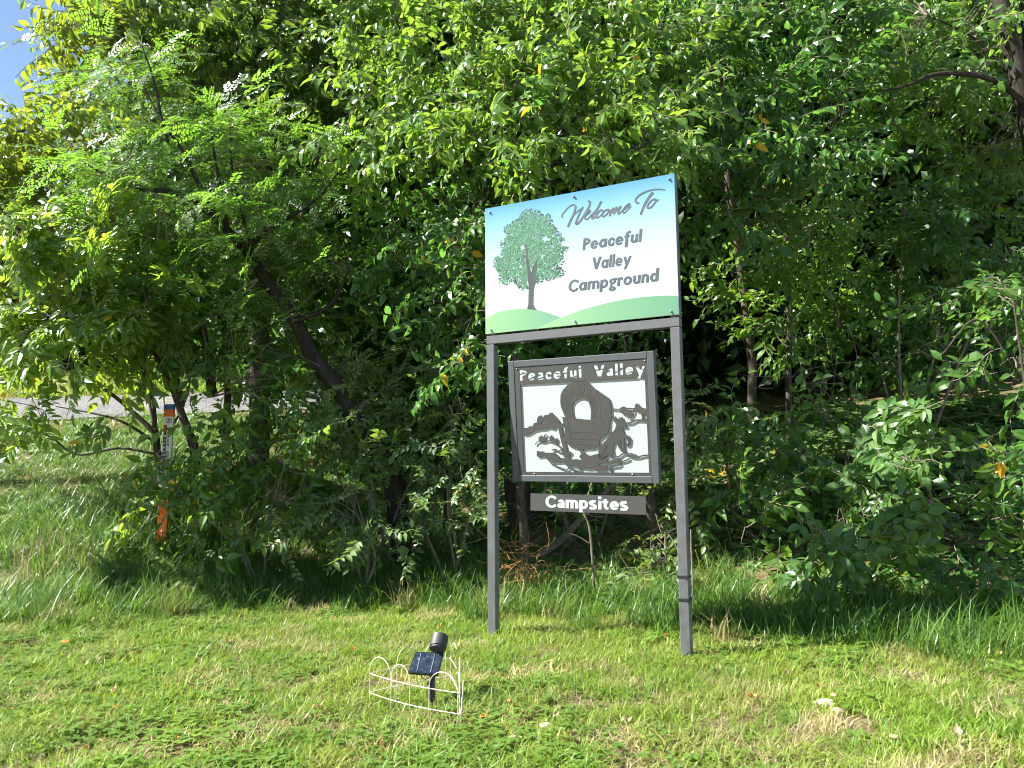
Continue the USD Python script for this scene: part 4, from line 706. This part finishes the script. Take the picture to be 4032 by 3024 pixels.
tree('boxelder_sapling', 'young sapling with light green three part leaves rising from the tall grass at right', 'sapling', b,
     [([b] + run(5.7, (3500, 2200), (3540, 2000), (3510, 1850), (3520, 1700)), (.016, .014, .011, .007)), (run(5.6, (3530, 1960), (3640, 1900), (3620, 1780)), (.008, .006, .003)), (run(5.6, (3510, 2120), (3350, 2120), (3200, 2180)), (.009, .006, .003)), (run(5.6, (3520, 2060), (3660, 2060), (3700, 2080)), (.008, .006, .003))], 'box',
     [(3520, 1680, 5.6, 80, 70), (3440, 1900, 5.7, 130, 70), (3560, 2060, 5.5, 150, 70), (3300, 2050, 5.7, 120, 60), (3340, 2180, 5.6, 130, 50)], 23, dens=.22,
     heroes=[(3530, 1660, 5.2, 2, 40), (3590, 1800, 5.15, 3, 60), (3480, 2030, 5.1, 3, 90), (3600, 2060, 5.05, 3, 70), (3290, 2150, 5.1, 3, 60)])
b = base_of(4080, 2350, 5.5)
tree('elm_sapling', 'elm sapling at the lower right edge with sunlit toothed leaves', 'sapling', b,
     [([b] + run(5.5, (4080, 2000), (4060, 1700), (4020, 1400), (3990, 1180)), (.02, .017, .012, .006)), (run(5.4, (4060, 1900), (3960, 1840), (3900, 1850)), (.008, .005, .003)), (run(5.4, (4075, 2250), (3950, 2330), (3820, 2360)), (.008, .005, .003)), (run(5.6, (4030, 1500), (3850, 1260), (3700, 1400), (3600, 1370)), (.008, .006, .003))], 'elm',
     [(4000, 1800, 5.5, 90, 150), (3980, 2060, 5.4, 80, 110), (3960, 1450, 5.8, 80, 110), (4010, 1250, 5.9, 80, 100), (3930, 2350, 5.4, 120, 80), (3860, 1150, 6.0, 120, 90)], 24, dens=.8, heroes=[(3960, 1830, 5.1, 4, 60), (3950, 1980, 5.1, 3, 50), (3930, 2330, 5.1, 4, 90), (3760, 2270, 5.2, 2, 60), (3940, 1180, 5.6, 3, 60)])
# bare wood under the sign: trunks, a leaning log, twigs and rusty dead vines
for nm, lab, pts, rad in (('tree_trunk', 'brown bark trunk seen through the frame just inside the left post', grounded(2070, 2300, 6.6, (2062, 2150), (2050, 2000), (2055, 1800), (2030, 1400)), (.045, .042, .04, .03)),
                          ('tree_trunk', 'dark smooth trunk seen through the frame just inside the right post', grounded(2620, 2300, 6.6, (2590, 2150), (2565, 2000), (2550, 1800), (2570, 1400)), (.055, .05, .045, .035)),
                          ('leaning_log', 'grey dead log leaning across the dark hollow under the hanging sign', [base_of(2040, 2240, 7.1), P(2180, 2150, 7.1), P(2300, 2030, 7.0), P(2420, 1900, 7.0)], (.035, .033, .03, .022)),
                          ('bare_stem', 'thin pale forked stem rising from the grass below the Campsites plate', grounded(2340, 2380, 6.2, (2335, 2250), (2325, 2120), (2315, 2060), (2300, 2010), (2330, 1900)), (.011, .010, .009, .006)),
                          ('bare_stem', 'thin pale upright stick standing right behind the right post', grounded(2730, 2380, 5.6, (2728, 2290), (2724, 2200), (2720, 2085)), (.007, .007, .006))):
    tree(nm, lab, nm.replace('_', ' '), pts[0], [(pts, rad, 'trunk' if 'trunk' in nm or 'log' in nm else 'stem')] + ([(run(6.2, (2320, 2140), (2270, 2110), (2240, 2100)), (.006, .004, .002), 'stem')] if 'forked' in lab else []), 'elm', [], 80, bark_mat=BARK if 'trunk' in nm else TWIG, crown=False)
def scribbles(name, label, cat, mat, spots, seed, kind=None, rad=.0022, curl=.16):
    r = np.random.default_rng(seed); ms = []; b = base_of(*spots[0][:3])
    for px, py, Y, sp, n in spots:
        for _ in range(n):
            p = P(px + r.uniform(-sp, sp), py + r.uniform(-sp, sp) * .6, Y + r.uniform(-.25, .25)); d = r.normal(0, 1, 3) * (1, .5, .7); d /= np.linalg.norm(d); L = r.uniform(.15, .5); pts = [p]
            for k in range(5): d = d + r.normal(0, curl * 2, 3); d /= np.linalg.norm(d); pts.append(pts[-1] + d * L / 5)
            pts = np.array(pts); pts[:, 2] = np.maximum(pts[:, 2], H(pts[:, 0], pts[:, 1]) + .01); ms.append(tube(curve(pts, 9), np.linspace(rad, rad * .4, 9), 4, False))
    t = Thing(name, b, label, cat); t.part('twigs' if 'vine' not in name else 'stems', join(ms), mat, world=True, kind='stuff')
scribbles('dead_vines', 'tangle of rusty orange dead vine stems beside the left post foot', 'vines', VINE, [(2050, 2210, 6.3, 70, 26), (2140, 2230, 6.3, 70, 20), (2000, 2160, 6.4, 40, 10)], 90, rad=.003)
scribbles('brush_pile', 'grey dry twigs tangled in the dark hollow under the hanging sign', 'brush', TWIG, [(2200, 2100, 6.9, 160, 40), (2450, 2050, 7.0, 150, 36), (2350, 1950, 7.2, 200, 30), (2500, 2250, 6.8, 100, 16)], 91)
scribbles('brush_pile', 'bare grey twigs in the shaded thicket at mid right', 'brush', TWIG, [(3500, 1560, 7.0, 250, 30), (3800, 1350, 6.6, 200, 26), (3200, 1450, 7.4, 250, 26), (3330, 1650, 7.0, 150, 14)], 92, rad=.0032, curl=.1)
scribbles('brush_pile', 'bare grey twigs among the saplings at left above the lane', 'brush', TWIG, [(850, 1450, 7.0, 170, 24), (950, 1300, 7.1, 150, 14), (1250, 1480, 7.0, 150, 14)], 93, rad=.003, curl=.1)
# the wood behind, up the bank
r = np.random.default_rng(99); pos, out = [], []
def wood(px, py, Y, rx, ry, ryy, n):
    c = P(px, py, Y); k = Y / F0; v = r.normal(0, 1, (n, 3)); v /= np.linalg.norm(v, axis=1, keepdims=True); q = c + v * r.random((n, 1)) ** .5 * (rx * k, ryy, ry * k)
    ok = q[:, 2] > H(q[:, 0], q[:, 1]) + .1; pos.append(q[ok]); out.append(v[ok])
for px in range(1150, 4300, 260):
    for py in range(-250, 2100, 250):
        if px < 1500 and py > 1250: continue
        wood(px + r.uniform(-80, 80), py + r.uniform(-60, 60), r.uniform(10.2, 12.5), 230, 200, .9, 30)
        wood(px + r.uniform(-80, 80), py + r.uniform(-60, 60), r.uniform(13, 16), 230, 200, 1., 28)
for px in range(560, 1300, 220):
    for py in range(-200, 1150, 220): wood(px + r.uniform(-60, 60), py + r.uniform(-60, 60), r.uniform(12.5, 17), 170, 160, 1., 24)
for px in range(-700, 760, 200):
    for py in range(760, 1350, 190): wood(px + r.uniform(-60, 60), py + r.uniform(-60, 60), r.uniform(17, 20), 190, 150, 1.2, 26)
for px in range(-900, 1300, 160): wood(px, 1370, 21 + .4 * r.random(), 170, 80, .8, 44)
wood(420, 480, 14, 130, 140, .7, 34)
pos = np.vstack(pos); out = np.vstack(out)
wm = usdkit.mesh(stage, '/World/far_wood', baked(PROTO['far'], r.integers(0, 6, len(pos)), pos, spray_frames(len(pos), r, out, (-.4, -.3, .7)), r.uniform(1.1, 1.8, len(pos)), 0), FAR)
tag(wm, 'dense green wood rising up the bank behind the nearer trees', 'wood', kind='stuff')

# ------------------------------------------------------------------ grass
def blade(L, W, lean, r, segs=3):
    t = np.linspace(0, 1, segs + 1); az = r.uniform(0, 6.283); x = L * lean * t ** 1.8; z = L * t * (1 - .35 * lean * t); w = W * (1 - t ** 1.6) / 2
    d = np.array([math.cos(az), math.sin(az)]); s = np.array([-d[1], d[0]])
    tw = r.normal(0, .5); s = s * math.cos(tw) + d * math.sin(tw)
    v = np.concatenate([np.stack([x * d[0] + w * s[0], x * d[1] + w * s[1], z], 1)[:-1], np.stack([x * d[0] - w * s[0], x * d[1] - w * s[1], z], 1)[:-1], [[x[-1] * d[0], x[-1] * d[1], z[-1]]]])
    n = segs; f = []
    for k in range(n - 1): f += [[k, n + k, n + k + 1], [k, n + k + 1, k + 1]]
    f.append([n - 1, 2 * n - 1, 2 * n]); return v, np.array(f)
def tuft(n, spread, l0, l1, w0, w1, lean0, lean1, seed):
    r = np.random.default_rng(seed); ms = []
    for _ in range(n):
        v, f = blade(r.uniform(l0, l1), r.uniform(w0, w1), r.uniform(lean0, lean1), r); o = r.normal(0, spread, 2); v[:, :2] += o; v[:, 2] -= .008; ms.append((v, f))
    return join(ms)
def clover(seed):
    r = np.random.default_rng(seed); ms = []
    for _ in range(9):
        o = np.array([*r.normal(0, .04, 2), r.uniform(.015, .04)]); a0 = r.uniform(0, 6); s = r.uniform(.008, .013)
        for k in range(3):
            a = a0 + k * 2.09; d = np.array([math.cos(a), math.sin(a), r.normal(.1, .15)]); ms.append(place(leaf(2 * s, 1.7 * s, .15, .1, 4), frame(d, np.array([0, 0, 1.])), o))
    return join(ms)
def broad(seed):
    r = np.random.default_rng(seed); ms = []
    for k in range(7):
        a = k * .9 + r.uniform(0, .5); d = np.array([math.cos(a), math.sin(a), r.uniform(.25, .9)]); ms.append(place(leaf(r.uniform(.06, .12), r.uniform(.022, .035), .3, .5, 5), frame(d, np.array([0, 0, 1.])), np.array([0, 0, .0])))
    return join(ms)
def turf(n, rad, l0, l1, w0, w1, lean0, lean1, seed, segs=2):
    r = np.random.default_rng(seed); ms = []
    for _ in range(n):
        k = r.random() ** 2; v, f = blade(l0 + (l1 - l0) * k, r.uniform(w0, w1), r.uniform(lean0, lean1), r, segs); a = r.uniform(0, 6.283); q = rad * math.sqrt(r.random()) * r.uniform(.85, 1.1); v[:, :2] += (q * math.cos(a), q * math.sin(a)); v[:, 2] -= .008; ms.append((v, f))
    return join(ms)
LAWN = [turf(300, .15, .025, .105, .0045, .0095, .3, 1.35, s) for s in (1, 2, 3, 4, 5)]
STRAW = [tuft(14, .05, .03, .09, .0015, .003, .8, 1.3, s) for s in (11, 12)]
HIGH = [turf(80, .15, .12, .42, .006, .012, .25, 1.05, s, 4) for s in (21, 22, 23, 24)]
MID = [turf(170, .17, .05, .22, .005, .010, .3, 1.15, s, 3) for s in (31, 32, 33)]
STRAW_LOOK = foliage('straw_look', [(0, (.30, .25, .12)), (1, (.52, .45, .28))], [(0, (.3, .26, .1)), (1, (.4, .35, .2))], .2, .6, .2)
r = np.random.default_rng(123)
def scatter(n, x0, x1, y0, y1, keep):
    p = np.stack([r.uniform(x0, x1, n), r.uniform(y0, y1, n)], 1); k = keep(p[:, 0], p[:, 1]); p = p[r.random(n) < k]; return np.column_stack([p, H(p[:, 0], p[:, 1])])
def seen(x, y, m=1.):
    return (np.abs(x) < .70 * y + m)
def patch(x, y, s, seed): return meshkit.fbm(np.stack([x * s, y * s, 0 * x], -1), 3, seed)
def yaw_quat(n, tilt=.12):
    a = r.uniform(0, 6.283, n); e = np.stack([r.normal(0, tilt, n), r.normal(0, tilt, n), a], 1); return Rotation.from_euler('xyz', e).as_quat()
def on_slope(pts):
    e = .05; x, y = pts[:, 0], pts[:, 1]; nz = np.stack([-(H(x + e, y) - H(x - e, y)) / (2 * e), -(H(x, y + e) - H(x, y - e)) / (2 * e), np.ones(len(x))], 1); nz /= np.linalg.norm(nz, axis=1, keepdims=True)
    a = r.uniform(0, 6.283, len(x)); d = np.stack([np.cos(a), np.sin(a), 0 * a], 1); d -= nz * (d * nz).sum(1, keepdims=True); d /= np.linalg.norm(d, axis=1, keepdims=True)
    return Rotation.from_matrix(np.stack([d, np.cross(nz, d), nz], 2)).as_quat()
def beds(step, x0, x1, y0, y1, keep):
    gx_, gy_ = np.meshgrid(np.arange(x0, x1, step), np.arange(y0, y1, step)); p = np.stack([gx_.ravel(), gy_.ravel()], 1) + r.uniform(-.45, .45, (gx_.size, 2)) * step
    p = p[r.random(len(p)) < keep(p[:, 0], p[:, 1])]; return np.column_stack([p, H(p[:, 0], p[:, 1])])
def sow(name, label, cat, protos, mat, pts, s0, s1, size=None):
    n = len(pts); sc = r.uniform(s0, s1, n)
    if size is not None: sc = sc * size
    tag(instancer('/World/' + name, [[(g, mat)] for g in protos], pts, on_slope(pts), sc, r.integers(0, len(protos), n)), label, cat, kind='stuff')
lane = LineString(LANE)
off_lane = lambda x, y: np.array([lane.distance(Point(a, b)) > .95 for a, b in zip(x, y)], float) if len(x) else np.zeros(0)
bare = lambda x, y: np.clip((patch(x, y, 1.1, 31) - .36) / .12, .62, 1)
g1 = beds(.17, -5, 5.5, 2.3, 8.2, lambda x, y: seen(x, y, .3) * (q_of(x, y) < .5) * bare(x, y))
sow('lawn_grass', 'mown yellow green lawn grass in the sunny foreground', 'grass', LAWN, GRASS, g1, .8, 1.2)
g2 = scatter(9000, -5, 5.5, 2.3, 8, lambda x, y: seen(x, y, .3) * (q_of(x, y) < .4) * (.35 + .65 * (patch(x, y, 1.6, 8) > .5)))
sow('dry_grass', 'pale dry straw lying among the lawn grass', 'straw', STRAW, STRAW_LOOK, g2, .7, 1.2)
g3 = scatter(4200, -5, 5, 2.3, 7.5, lambda x, y: seen(x, y, .3) * (q_of(x, y) < .2) * np.clip((patch(x, y, 1.3, 77) - .38) / .2, 0, 1))
sow('clover', 'low green clover patches in the lawn', 'clover', [clover(s) for s in (1, 2, 3)], CLOVER, g3, .8, 1.3)
g4 = scatter(700, -4.5, 4.5, 2.4, 6.5, lambda x, y: seen(x, y, .2) * (q_of(x, y) < .2) * .8)
sow('lawn_weeds', 'broad leafed weeds scattered over the lawn', 'weeds', [broad(s) for s in (1, 2, 3)], CLOVER, g4, .45, 1.0)
edge = lambda x, y: np.exp(-((q_of(x, y) - .02) / .45) ** 2)
g5 = beds(.13, -5, 6, 3.6, 9.5, lambda x, y: seen(x, y, .5) * np.clip(edge(x, y) * (.35 + 1.0 * patch(x, y, 1.2, 55)), 0, 1) * (.75 + .25 * (x > -1)))
sow('tall_grass', 'uncut tall green grass along the foot of the thicket and sign', 'grass', HIGH, TALL, g5, .55, 1.0)
g6 = beds(.2, -11, -.6, 5.2, 12.5, lambda x, y: seen(x, y, .5) * (q_of(x, y) > -.5) * (off_lane(x, y)))
sow('bank_grass', 'rough green grass on the bank below the gravel lane at left', 'grass', MID, TALL, g6, .6, 1.15)
g10 = scatter(1500, -8, -.8, 5.6, 11.5, lambda x, y: seen(x, y, .3) * (q_of(x, y) > -.3) * off_lane(x, y) * .7)
sow('bank_weeds', 'leafy weeds growing through the grass of the bank at left', 'weeds', [broad(s) for s in (14, 15, 16)], CLOVER, g10, .9, 1.8)
g11 = scatter(1800, -8, -.8, 5.6, 11.5, lambda x, y: seen(x, y, .3) * (q_of(x, y) > -.3) * off_lane(x, y) * (patch(x, y, .9, 3) > .5))
sow('bank_straw', 'pale dead stems among the grass of the bank at left', 'straw', [turf(12, .08, .08, .26, .0015, .003, .4, 1.1, s, 3) for s in (41, 42)], STRAW_LOOK, g11, .8, 1.3)
wx = lambda x, y: np.exp(-(((x + 3.9) / 1.1) ** 2 + ((y - 7.4) / .75) ** 2))
g9 = beds(.16, -7, -1.2, 5.8, 9.5, lambda x, y: wx(x, y))
sow('rank_grass', 'clump of rank dark grass and weeds at the foot of the bank left of the saplings', 'grass', HIGH, TALL, g9, .8, 1.35)
g7 = beds(.5, -16, 1, 12, 20, lambda x, y: off_lane(x, y) * seen(x, y, 1.))
sow('far_lawn', 'bright green lawn beyond the gravel lane', 'lawn', LAWN, GRASS, g7, 2.0, 3.)
g8 = scatter(9000, -2.5, 8, 5, 12, lambda x, y: seen(x, y, .5) * (q_of(x, y) > .1) * (q_of(x, y) < 5) * .55)
sow('undergrowth', 'low dark seedlings and leaves under the thicket', 'undergrowth', [broad(s) for s in (7, 8, 9)], SHRUB, g8, .8, 1 + .35 * np.clip(q_of(g8[:, 0], g8[:, 1]), 1, 4))

# ------------------------------------------------------------------ solar spot light inside its white wire edging
gb = G(1704, 2790); gb[2] = H(gb[0], gb[1]); Yl = gb[1]
sl = Thing('solar_spotlight', gb, 'black solar garden spotlight on a stake inside white wire edging, aimed at the sign', 'garden light')
lp = lambda px, py, dy=0.: P(px, py, Yl + dy) - gb
Z3 = lambda x, y: (1400 + x / 3.95, 2440 + y / 3.95)
post = [lp(*Z3(1175, 1400)), lp(*Z3(1180, 1150)), lp(*Z3(1190, 980), .01), lp(*Z3(1205, 860), .02), lp(*Z3(1225, 700), .035)]
sl.part('stake', tube(np.array(post), [.016, .018, .0135, .0125, .0125], 10), BLACK_PLASTIC)
sl.part('clamp_ring', tube([lp(*Z3(1128, 985), -.005), lp(*Z3(1150, 1000), -.01)], .009, 8), LAMP_PLASTIC)
c = [lp(*Z3(930, 500), .045), lp(*Z3(1378, 508), .055), lp(*Z3(1285, 858), -.035), lp(*Z3(812, 820), -.045)]
pu = c[1] - c[0]; pv = c[3] - c[0]; pn = np.cross(pv, pu); pn /= np.linalg.norm(pn)
if pn[1] > 0: pn = -pn
def quadgrid(m, k0, k1, off):
    pl = box(.5 * k0, .5 * k0, 1 - .5 * k0, 1 - .5 * k0).buffer(-.07).buffer(.07); e = trimesh.creation.extrude_polygon(pl, 1., engine='earcut'); v = np.array(e.vertices)
    a, b_ = v[:, 0], v[:, 1]; base_ = (c[0][None] * ((1 - a) * (1 - b_))[:, None] + c[1][None] * (a * (1 - b_))[:, None] + c[2][None] * (a * b_)[:, None] + c[3][None] * ((1 - a) * b_)[:, None])
    return base_ + pn * (off + k1 * v[:, 2:3]), np.array(e.faces)
sl.part('solar_panel', quadgrid(0, .0, -.014, 0), BLACK_PLASTIC); sl.part('solar_cell', quadgrid(0, .06, .0015, .0003), SOLAR)
for fx0, fx1 in ((.215, .29), (.70, .74)):
    a = c[0] + (c[1] - c[0]) * fx0; b_ = c[3] + (c[2] - c[3]) * fx1; a = a + (b_ - a) * .07; b_ = a + (b_ - a) * .90
    sl.part('contact_strip', tube([a + pn * .0016, b_ + pn * .0016], .0028, 6), ZINC)
h0, h1 = lp(*Z3(1272, 470), .05), lp(*Z3(1312, 262), .10); ax = h1 - h0; Lh = np.linalg.norm(ax); ax /= Lh
ts = np.array([0, .02, .08, .10, .14, .16, .95, 1.0, 1.0, .9]); rs = np.array([.034, .0385, .0395, .0375, .0375, .0425, .0435, .0425, .0395, .037])
sl.part('lamp_head', tube(h0 + ax * (ts * Lh)[:, None], rs, 28), LAMP_PLASTIC, smooth=40)
sl.part('bracket', tube(curve([lp(*Z3(1225, 700), .035), lp(*Z3(1250, 560), .06), h0 + ax * .008], 8), .011, 8), BLACK_PLASTIC)
sl.part('cable', tube(curve([lp(*Z3(1010, 850)), lp(*Z3(1040, 905)), lp(*Z3(1100, 925)), lp(*Z3(1160, 880))], 14), .0025, 6), BLACK_PLASTIC)
A, B_, C_ = G(1455, 2775), G(1808, 2865), G(1772, 2705)
for q in (A, B_, C_): q[2] = H(q[0], q[1])
ed = Thing('wire_edging', (A + B_ + C_) / 3, 'low white wire garden edging bent into a triangle round the solar light', 'garden edging')
wires = []
def side(p, q, bulge, arches):
    p, q = np.array(p), np.array(q); d = q - p; nrm = np.array([d[1], -d[0], 0]) / np.linalg.norm(d)
    at = lambda t, z: p + d * t + nrm * bulge * 4 * t * (1 - t) + np.array([0, 0, z])
    for z in (.055, .145): ed.part('rail', tube(np.array([at(t, z) for t in np.linspace(-.01, 1.01, 14)]), .0020, 6), WIRE, world=True)
    for t0, t1, top in arches:
        pts = [at(t0, -.06), at(t0, .05), at(t0 + .004, .15)] + [at((t0 + t1) / 2 - (t1 - t0) / 2 * math.cos(a), .15 + (top - .15) * math.sin(a)) for a in np.linspace(.25, math.pi - .25, 9)] + [at(t1 - .004, .15), at(t1, .05), at(t1, -.06)]
        ed.part('arch', tube(curve(pts, 40), .0018, 6), WIRE, world=True)
side(A, B_, .03, [(.0, .30, .235), (.30, .52, .225), (.72, .99, .225)])
side(B_, C_, .02, [(.12, .46, .25), (.56, .97, .25)])
side(C_, A, .02, [(.05, .32, .235), (.42, .66, .235)])
ed.part('rail', tube([B_ + (.006, 0, .02), B_ + (.02, 0, .20)], .003, 6), WIRE, world=True)

# ------------------------------------------------------------------ buried cable marker post
m0 = base_of(642, 2010, 7.3); top = P(668, 1592, 7.3); hz = top[2] - m0[2]; lean = (top[0] - m0[0]) / hz
mk = Thing('cable_marker', m0, 'white cable marker post with blue cap and orange band beside the sapling stems', 'marker post', matrix=Gf.Matrix4d(1, 0, 0, 0, 0, 1, 0, 0, lean, 0, 1, 0, *m0, 1))
WM = .043
def tri(z0, z1, k=1.):
    pts = [(-WM * k, -.012 * k), (WM * k, -.012 * k), (WM * k * .86, .03 * k), (-WM * k * .86, .03 * k)]; e = trimesh.creation.extrude_polygon(Polygon(pts).buffer(.004), z1 - z0, engine='earcut'); e.apply_translation([0, 0, z0]); return e
mk.part('body', tri(hz * .36, hz - .12), MARKER_WHITE); mk.part('lower_body', tri(-.1, hz * .36, .97), ORANGE); mk.part('band', tri(hz - .12, hz - .052, 1.02), ORANGE); mk.part('cap', tri(hz - .052, hz, 1.06), BLUE_CAP)
fy = -.0168
def decal(x0, x1, z0, z1, mat, name='decal', d=.0008): mk.part(name, rbox(x0, x1, fy - d, fy + .0005, z0, z1, .0002), mat, smooth=False)
decal(-.036, -.006, hz - .60, hz - .20, BLACK_PRINT); decal(-.034, -.008, hz - .27, hz - .205, MARKER_RED, d=.0012)
ringp = Point(.010, hz - .158).buffer(.026).difference(Point(.010, hz - .158).buffer(.021)).union(LineString([(-.006, hz - .174), (.026, hz - .142)]).buffer(.0025)).union(LineString([(.004, hz - .142), (.016, hz - .174)]).buffer(.003))
mk.part('symbol', slab(ringp, fy - .001, .001), BLACK_PRINT, smooth=False)
def letters_down(text, x, z, h, step, mat):
    for ch in text:
        if ch != ' ':
            t_ = meshkit.text_mesh(ch, h, .0008, True); v = np.array(t_.vertices); v[:, 0] -= (v[:, 0].max() + v[:, 0].min()) / 2
            mk.part('letter', (np.stack([v[:, 0] + x, fy - .0003 - v[:, 2], v[:, 1] + z], 1), np.array(t_.faces)), mat, smooth=False)
        z -= step
letters_down('FIBER OPTIC', .014, hz - .25, .027, .0375, BLACK_PRINT)
letters_down('WARNING', -.021, hz - .315, .020, .036, MARKER_WHITE)
for k in range(6): decal(-.03, .034, hz - .645 - k * .016, hz - .639 - k * .016, BLACK_PRINT, 'text_line')

# ------------------------------------------------------------------ fallen leaves and pale stones on the lawn
def fallen(px, py, L, W, label, group=None, seed=0):
    g = G(px, py); g[2] = H(g[0], g[1]) + .05; rr = np.random.default_rng(seed); v, f = leaf(L, W, .5, -.35, 6); v[:, 2] += .01 * np.sin(v[:, 0] / L * 7)
    R = Rotation.from_euler('xyz', [rr.normal(0, .35), rr.normal(0, .3), rr.uniform(0, 6.28)]).as_matrix()
    v = (v - (L / 2, 0, 0)) @ R.T
    bot = v[:, 2].min(); m = usdkit.mesh(stage, numbered('/World', 'fallen_leaf'), (v, f), DRYLEAF); m.AddTranslateOp().Set(Gf.Vec3d(*map(float, g)))
    tag(m, label, 'leaf', group)
for k, (px, py, L, W, lab) in enumerate([(255, 2567, .075, .055, 'pale dry leaf lying on the bright lawn at lower left'), (110, 2735, .06, .02, 'yellow leaf near the left edge of the lawn'), (450, 2760, .05, .03, 'orange leaf in the grass at lower left'),
    (1255, 2830, .07, .03, 'orange leaf in the grass left of the wire edging'), (2005, 2810, .035, .02, 'small yellow leaf right of the wire edging'), (2255, 2945, .04, .02, 'yellow leaf low in the middle of the lawn'), (2470, 2890, .05, .03, 'tan leaf right of the pale stones'),
    (3530, 2960, .06, .03, 'orange leaf at the bottom of the lawn at right'), (3775, 2935, .055, .035, 'brown leaf near the gravelly patch at lower right'), (2960, 2795, .075, .05, 'brown curled leaf left of the white stone'), (900, 2560, .05, .03, 'tan leaf in the lawn below the low bush'), (3940, 2360, .07, .05, 'yellow leaf at the right edge above the tall grass')]): fallen(px, py, L, W, lab, None, 200 + k)
rr = np.random.default_rng(321)
for k in range(26): fallen(rr.uniform(60, 3980), rr.uniform(2480, 3000), rr.uniform(.025, .045), rr.uniform(.012, .022), 'small dry leaf lying in the lawn grass', 'small dry leaves scattered over the lawn', 400 + k)
def stone(px, py, sx, sy, sz, label, seed, cat='stone'):
    g = G(px, py); g[2] = H(g[0], g[1]) + sz * .2 + .008; m = trimesh.creation.icosphere(3); v = np.array(m.vertices); v *= 1 + .55 * (meshkit.fbm(v * 1.6 + seed, 3, seed)[:, None] - .5)
    v[:, 2] = np.clip(v[:, 2], -.6, .8); me = usdkit.mesh(stage, numbered('/World', 'pale_stone'), (v * (sx, sy, sz), np.array(m.faces)), PALE_STONE, smooth=40); me.AddTranslateOp().Set(Gf.Vec3d(*map(float, g))); tag(me, label, cat)
stone(3250, 2790, .055, .035, .030, 'large pale stone lying in the lawn at right', 1); stone(3298, 2812, .028, .025, .018, 'smaller pale stone touching the large one at right', 2)
stone(2030, 2925, .032, .028, .016, 'flat pale stone low in the middle of the lawn', 3); stone(2150, 2870, .028, .018, .015, 'tan stone between the wire edging and the right post', 4)
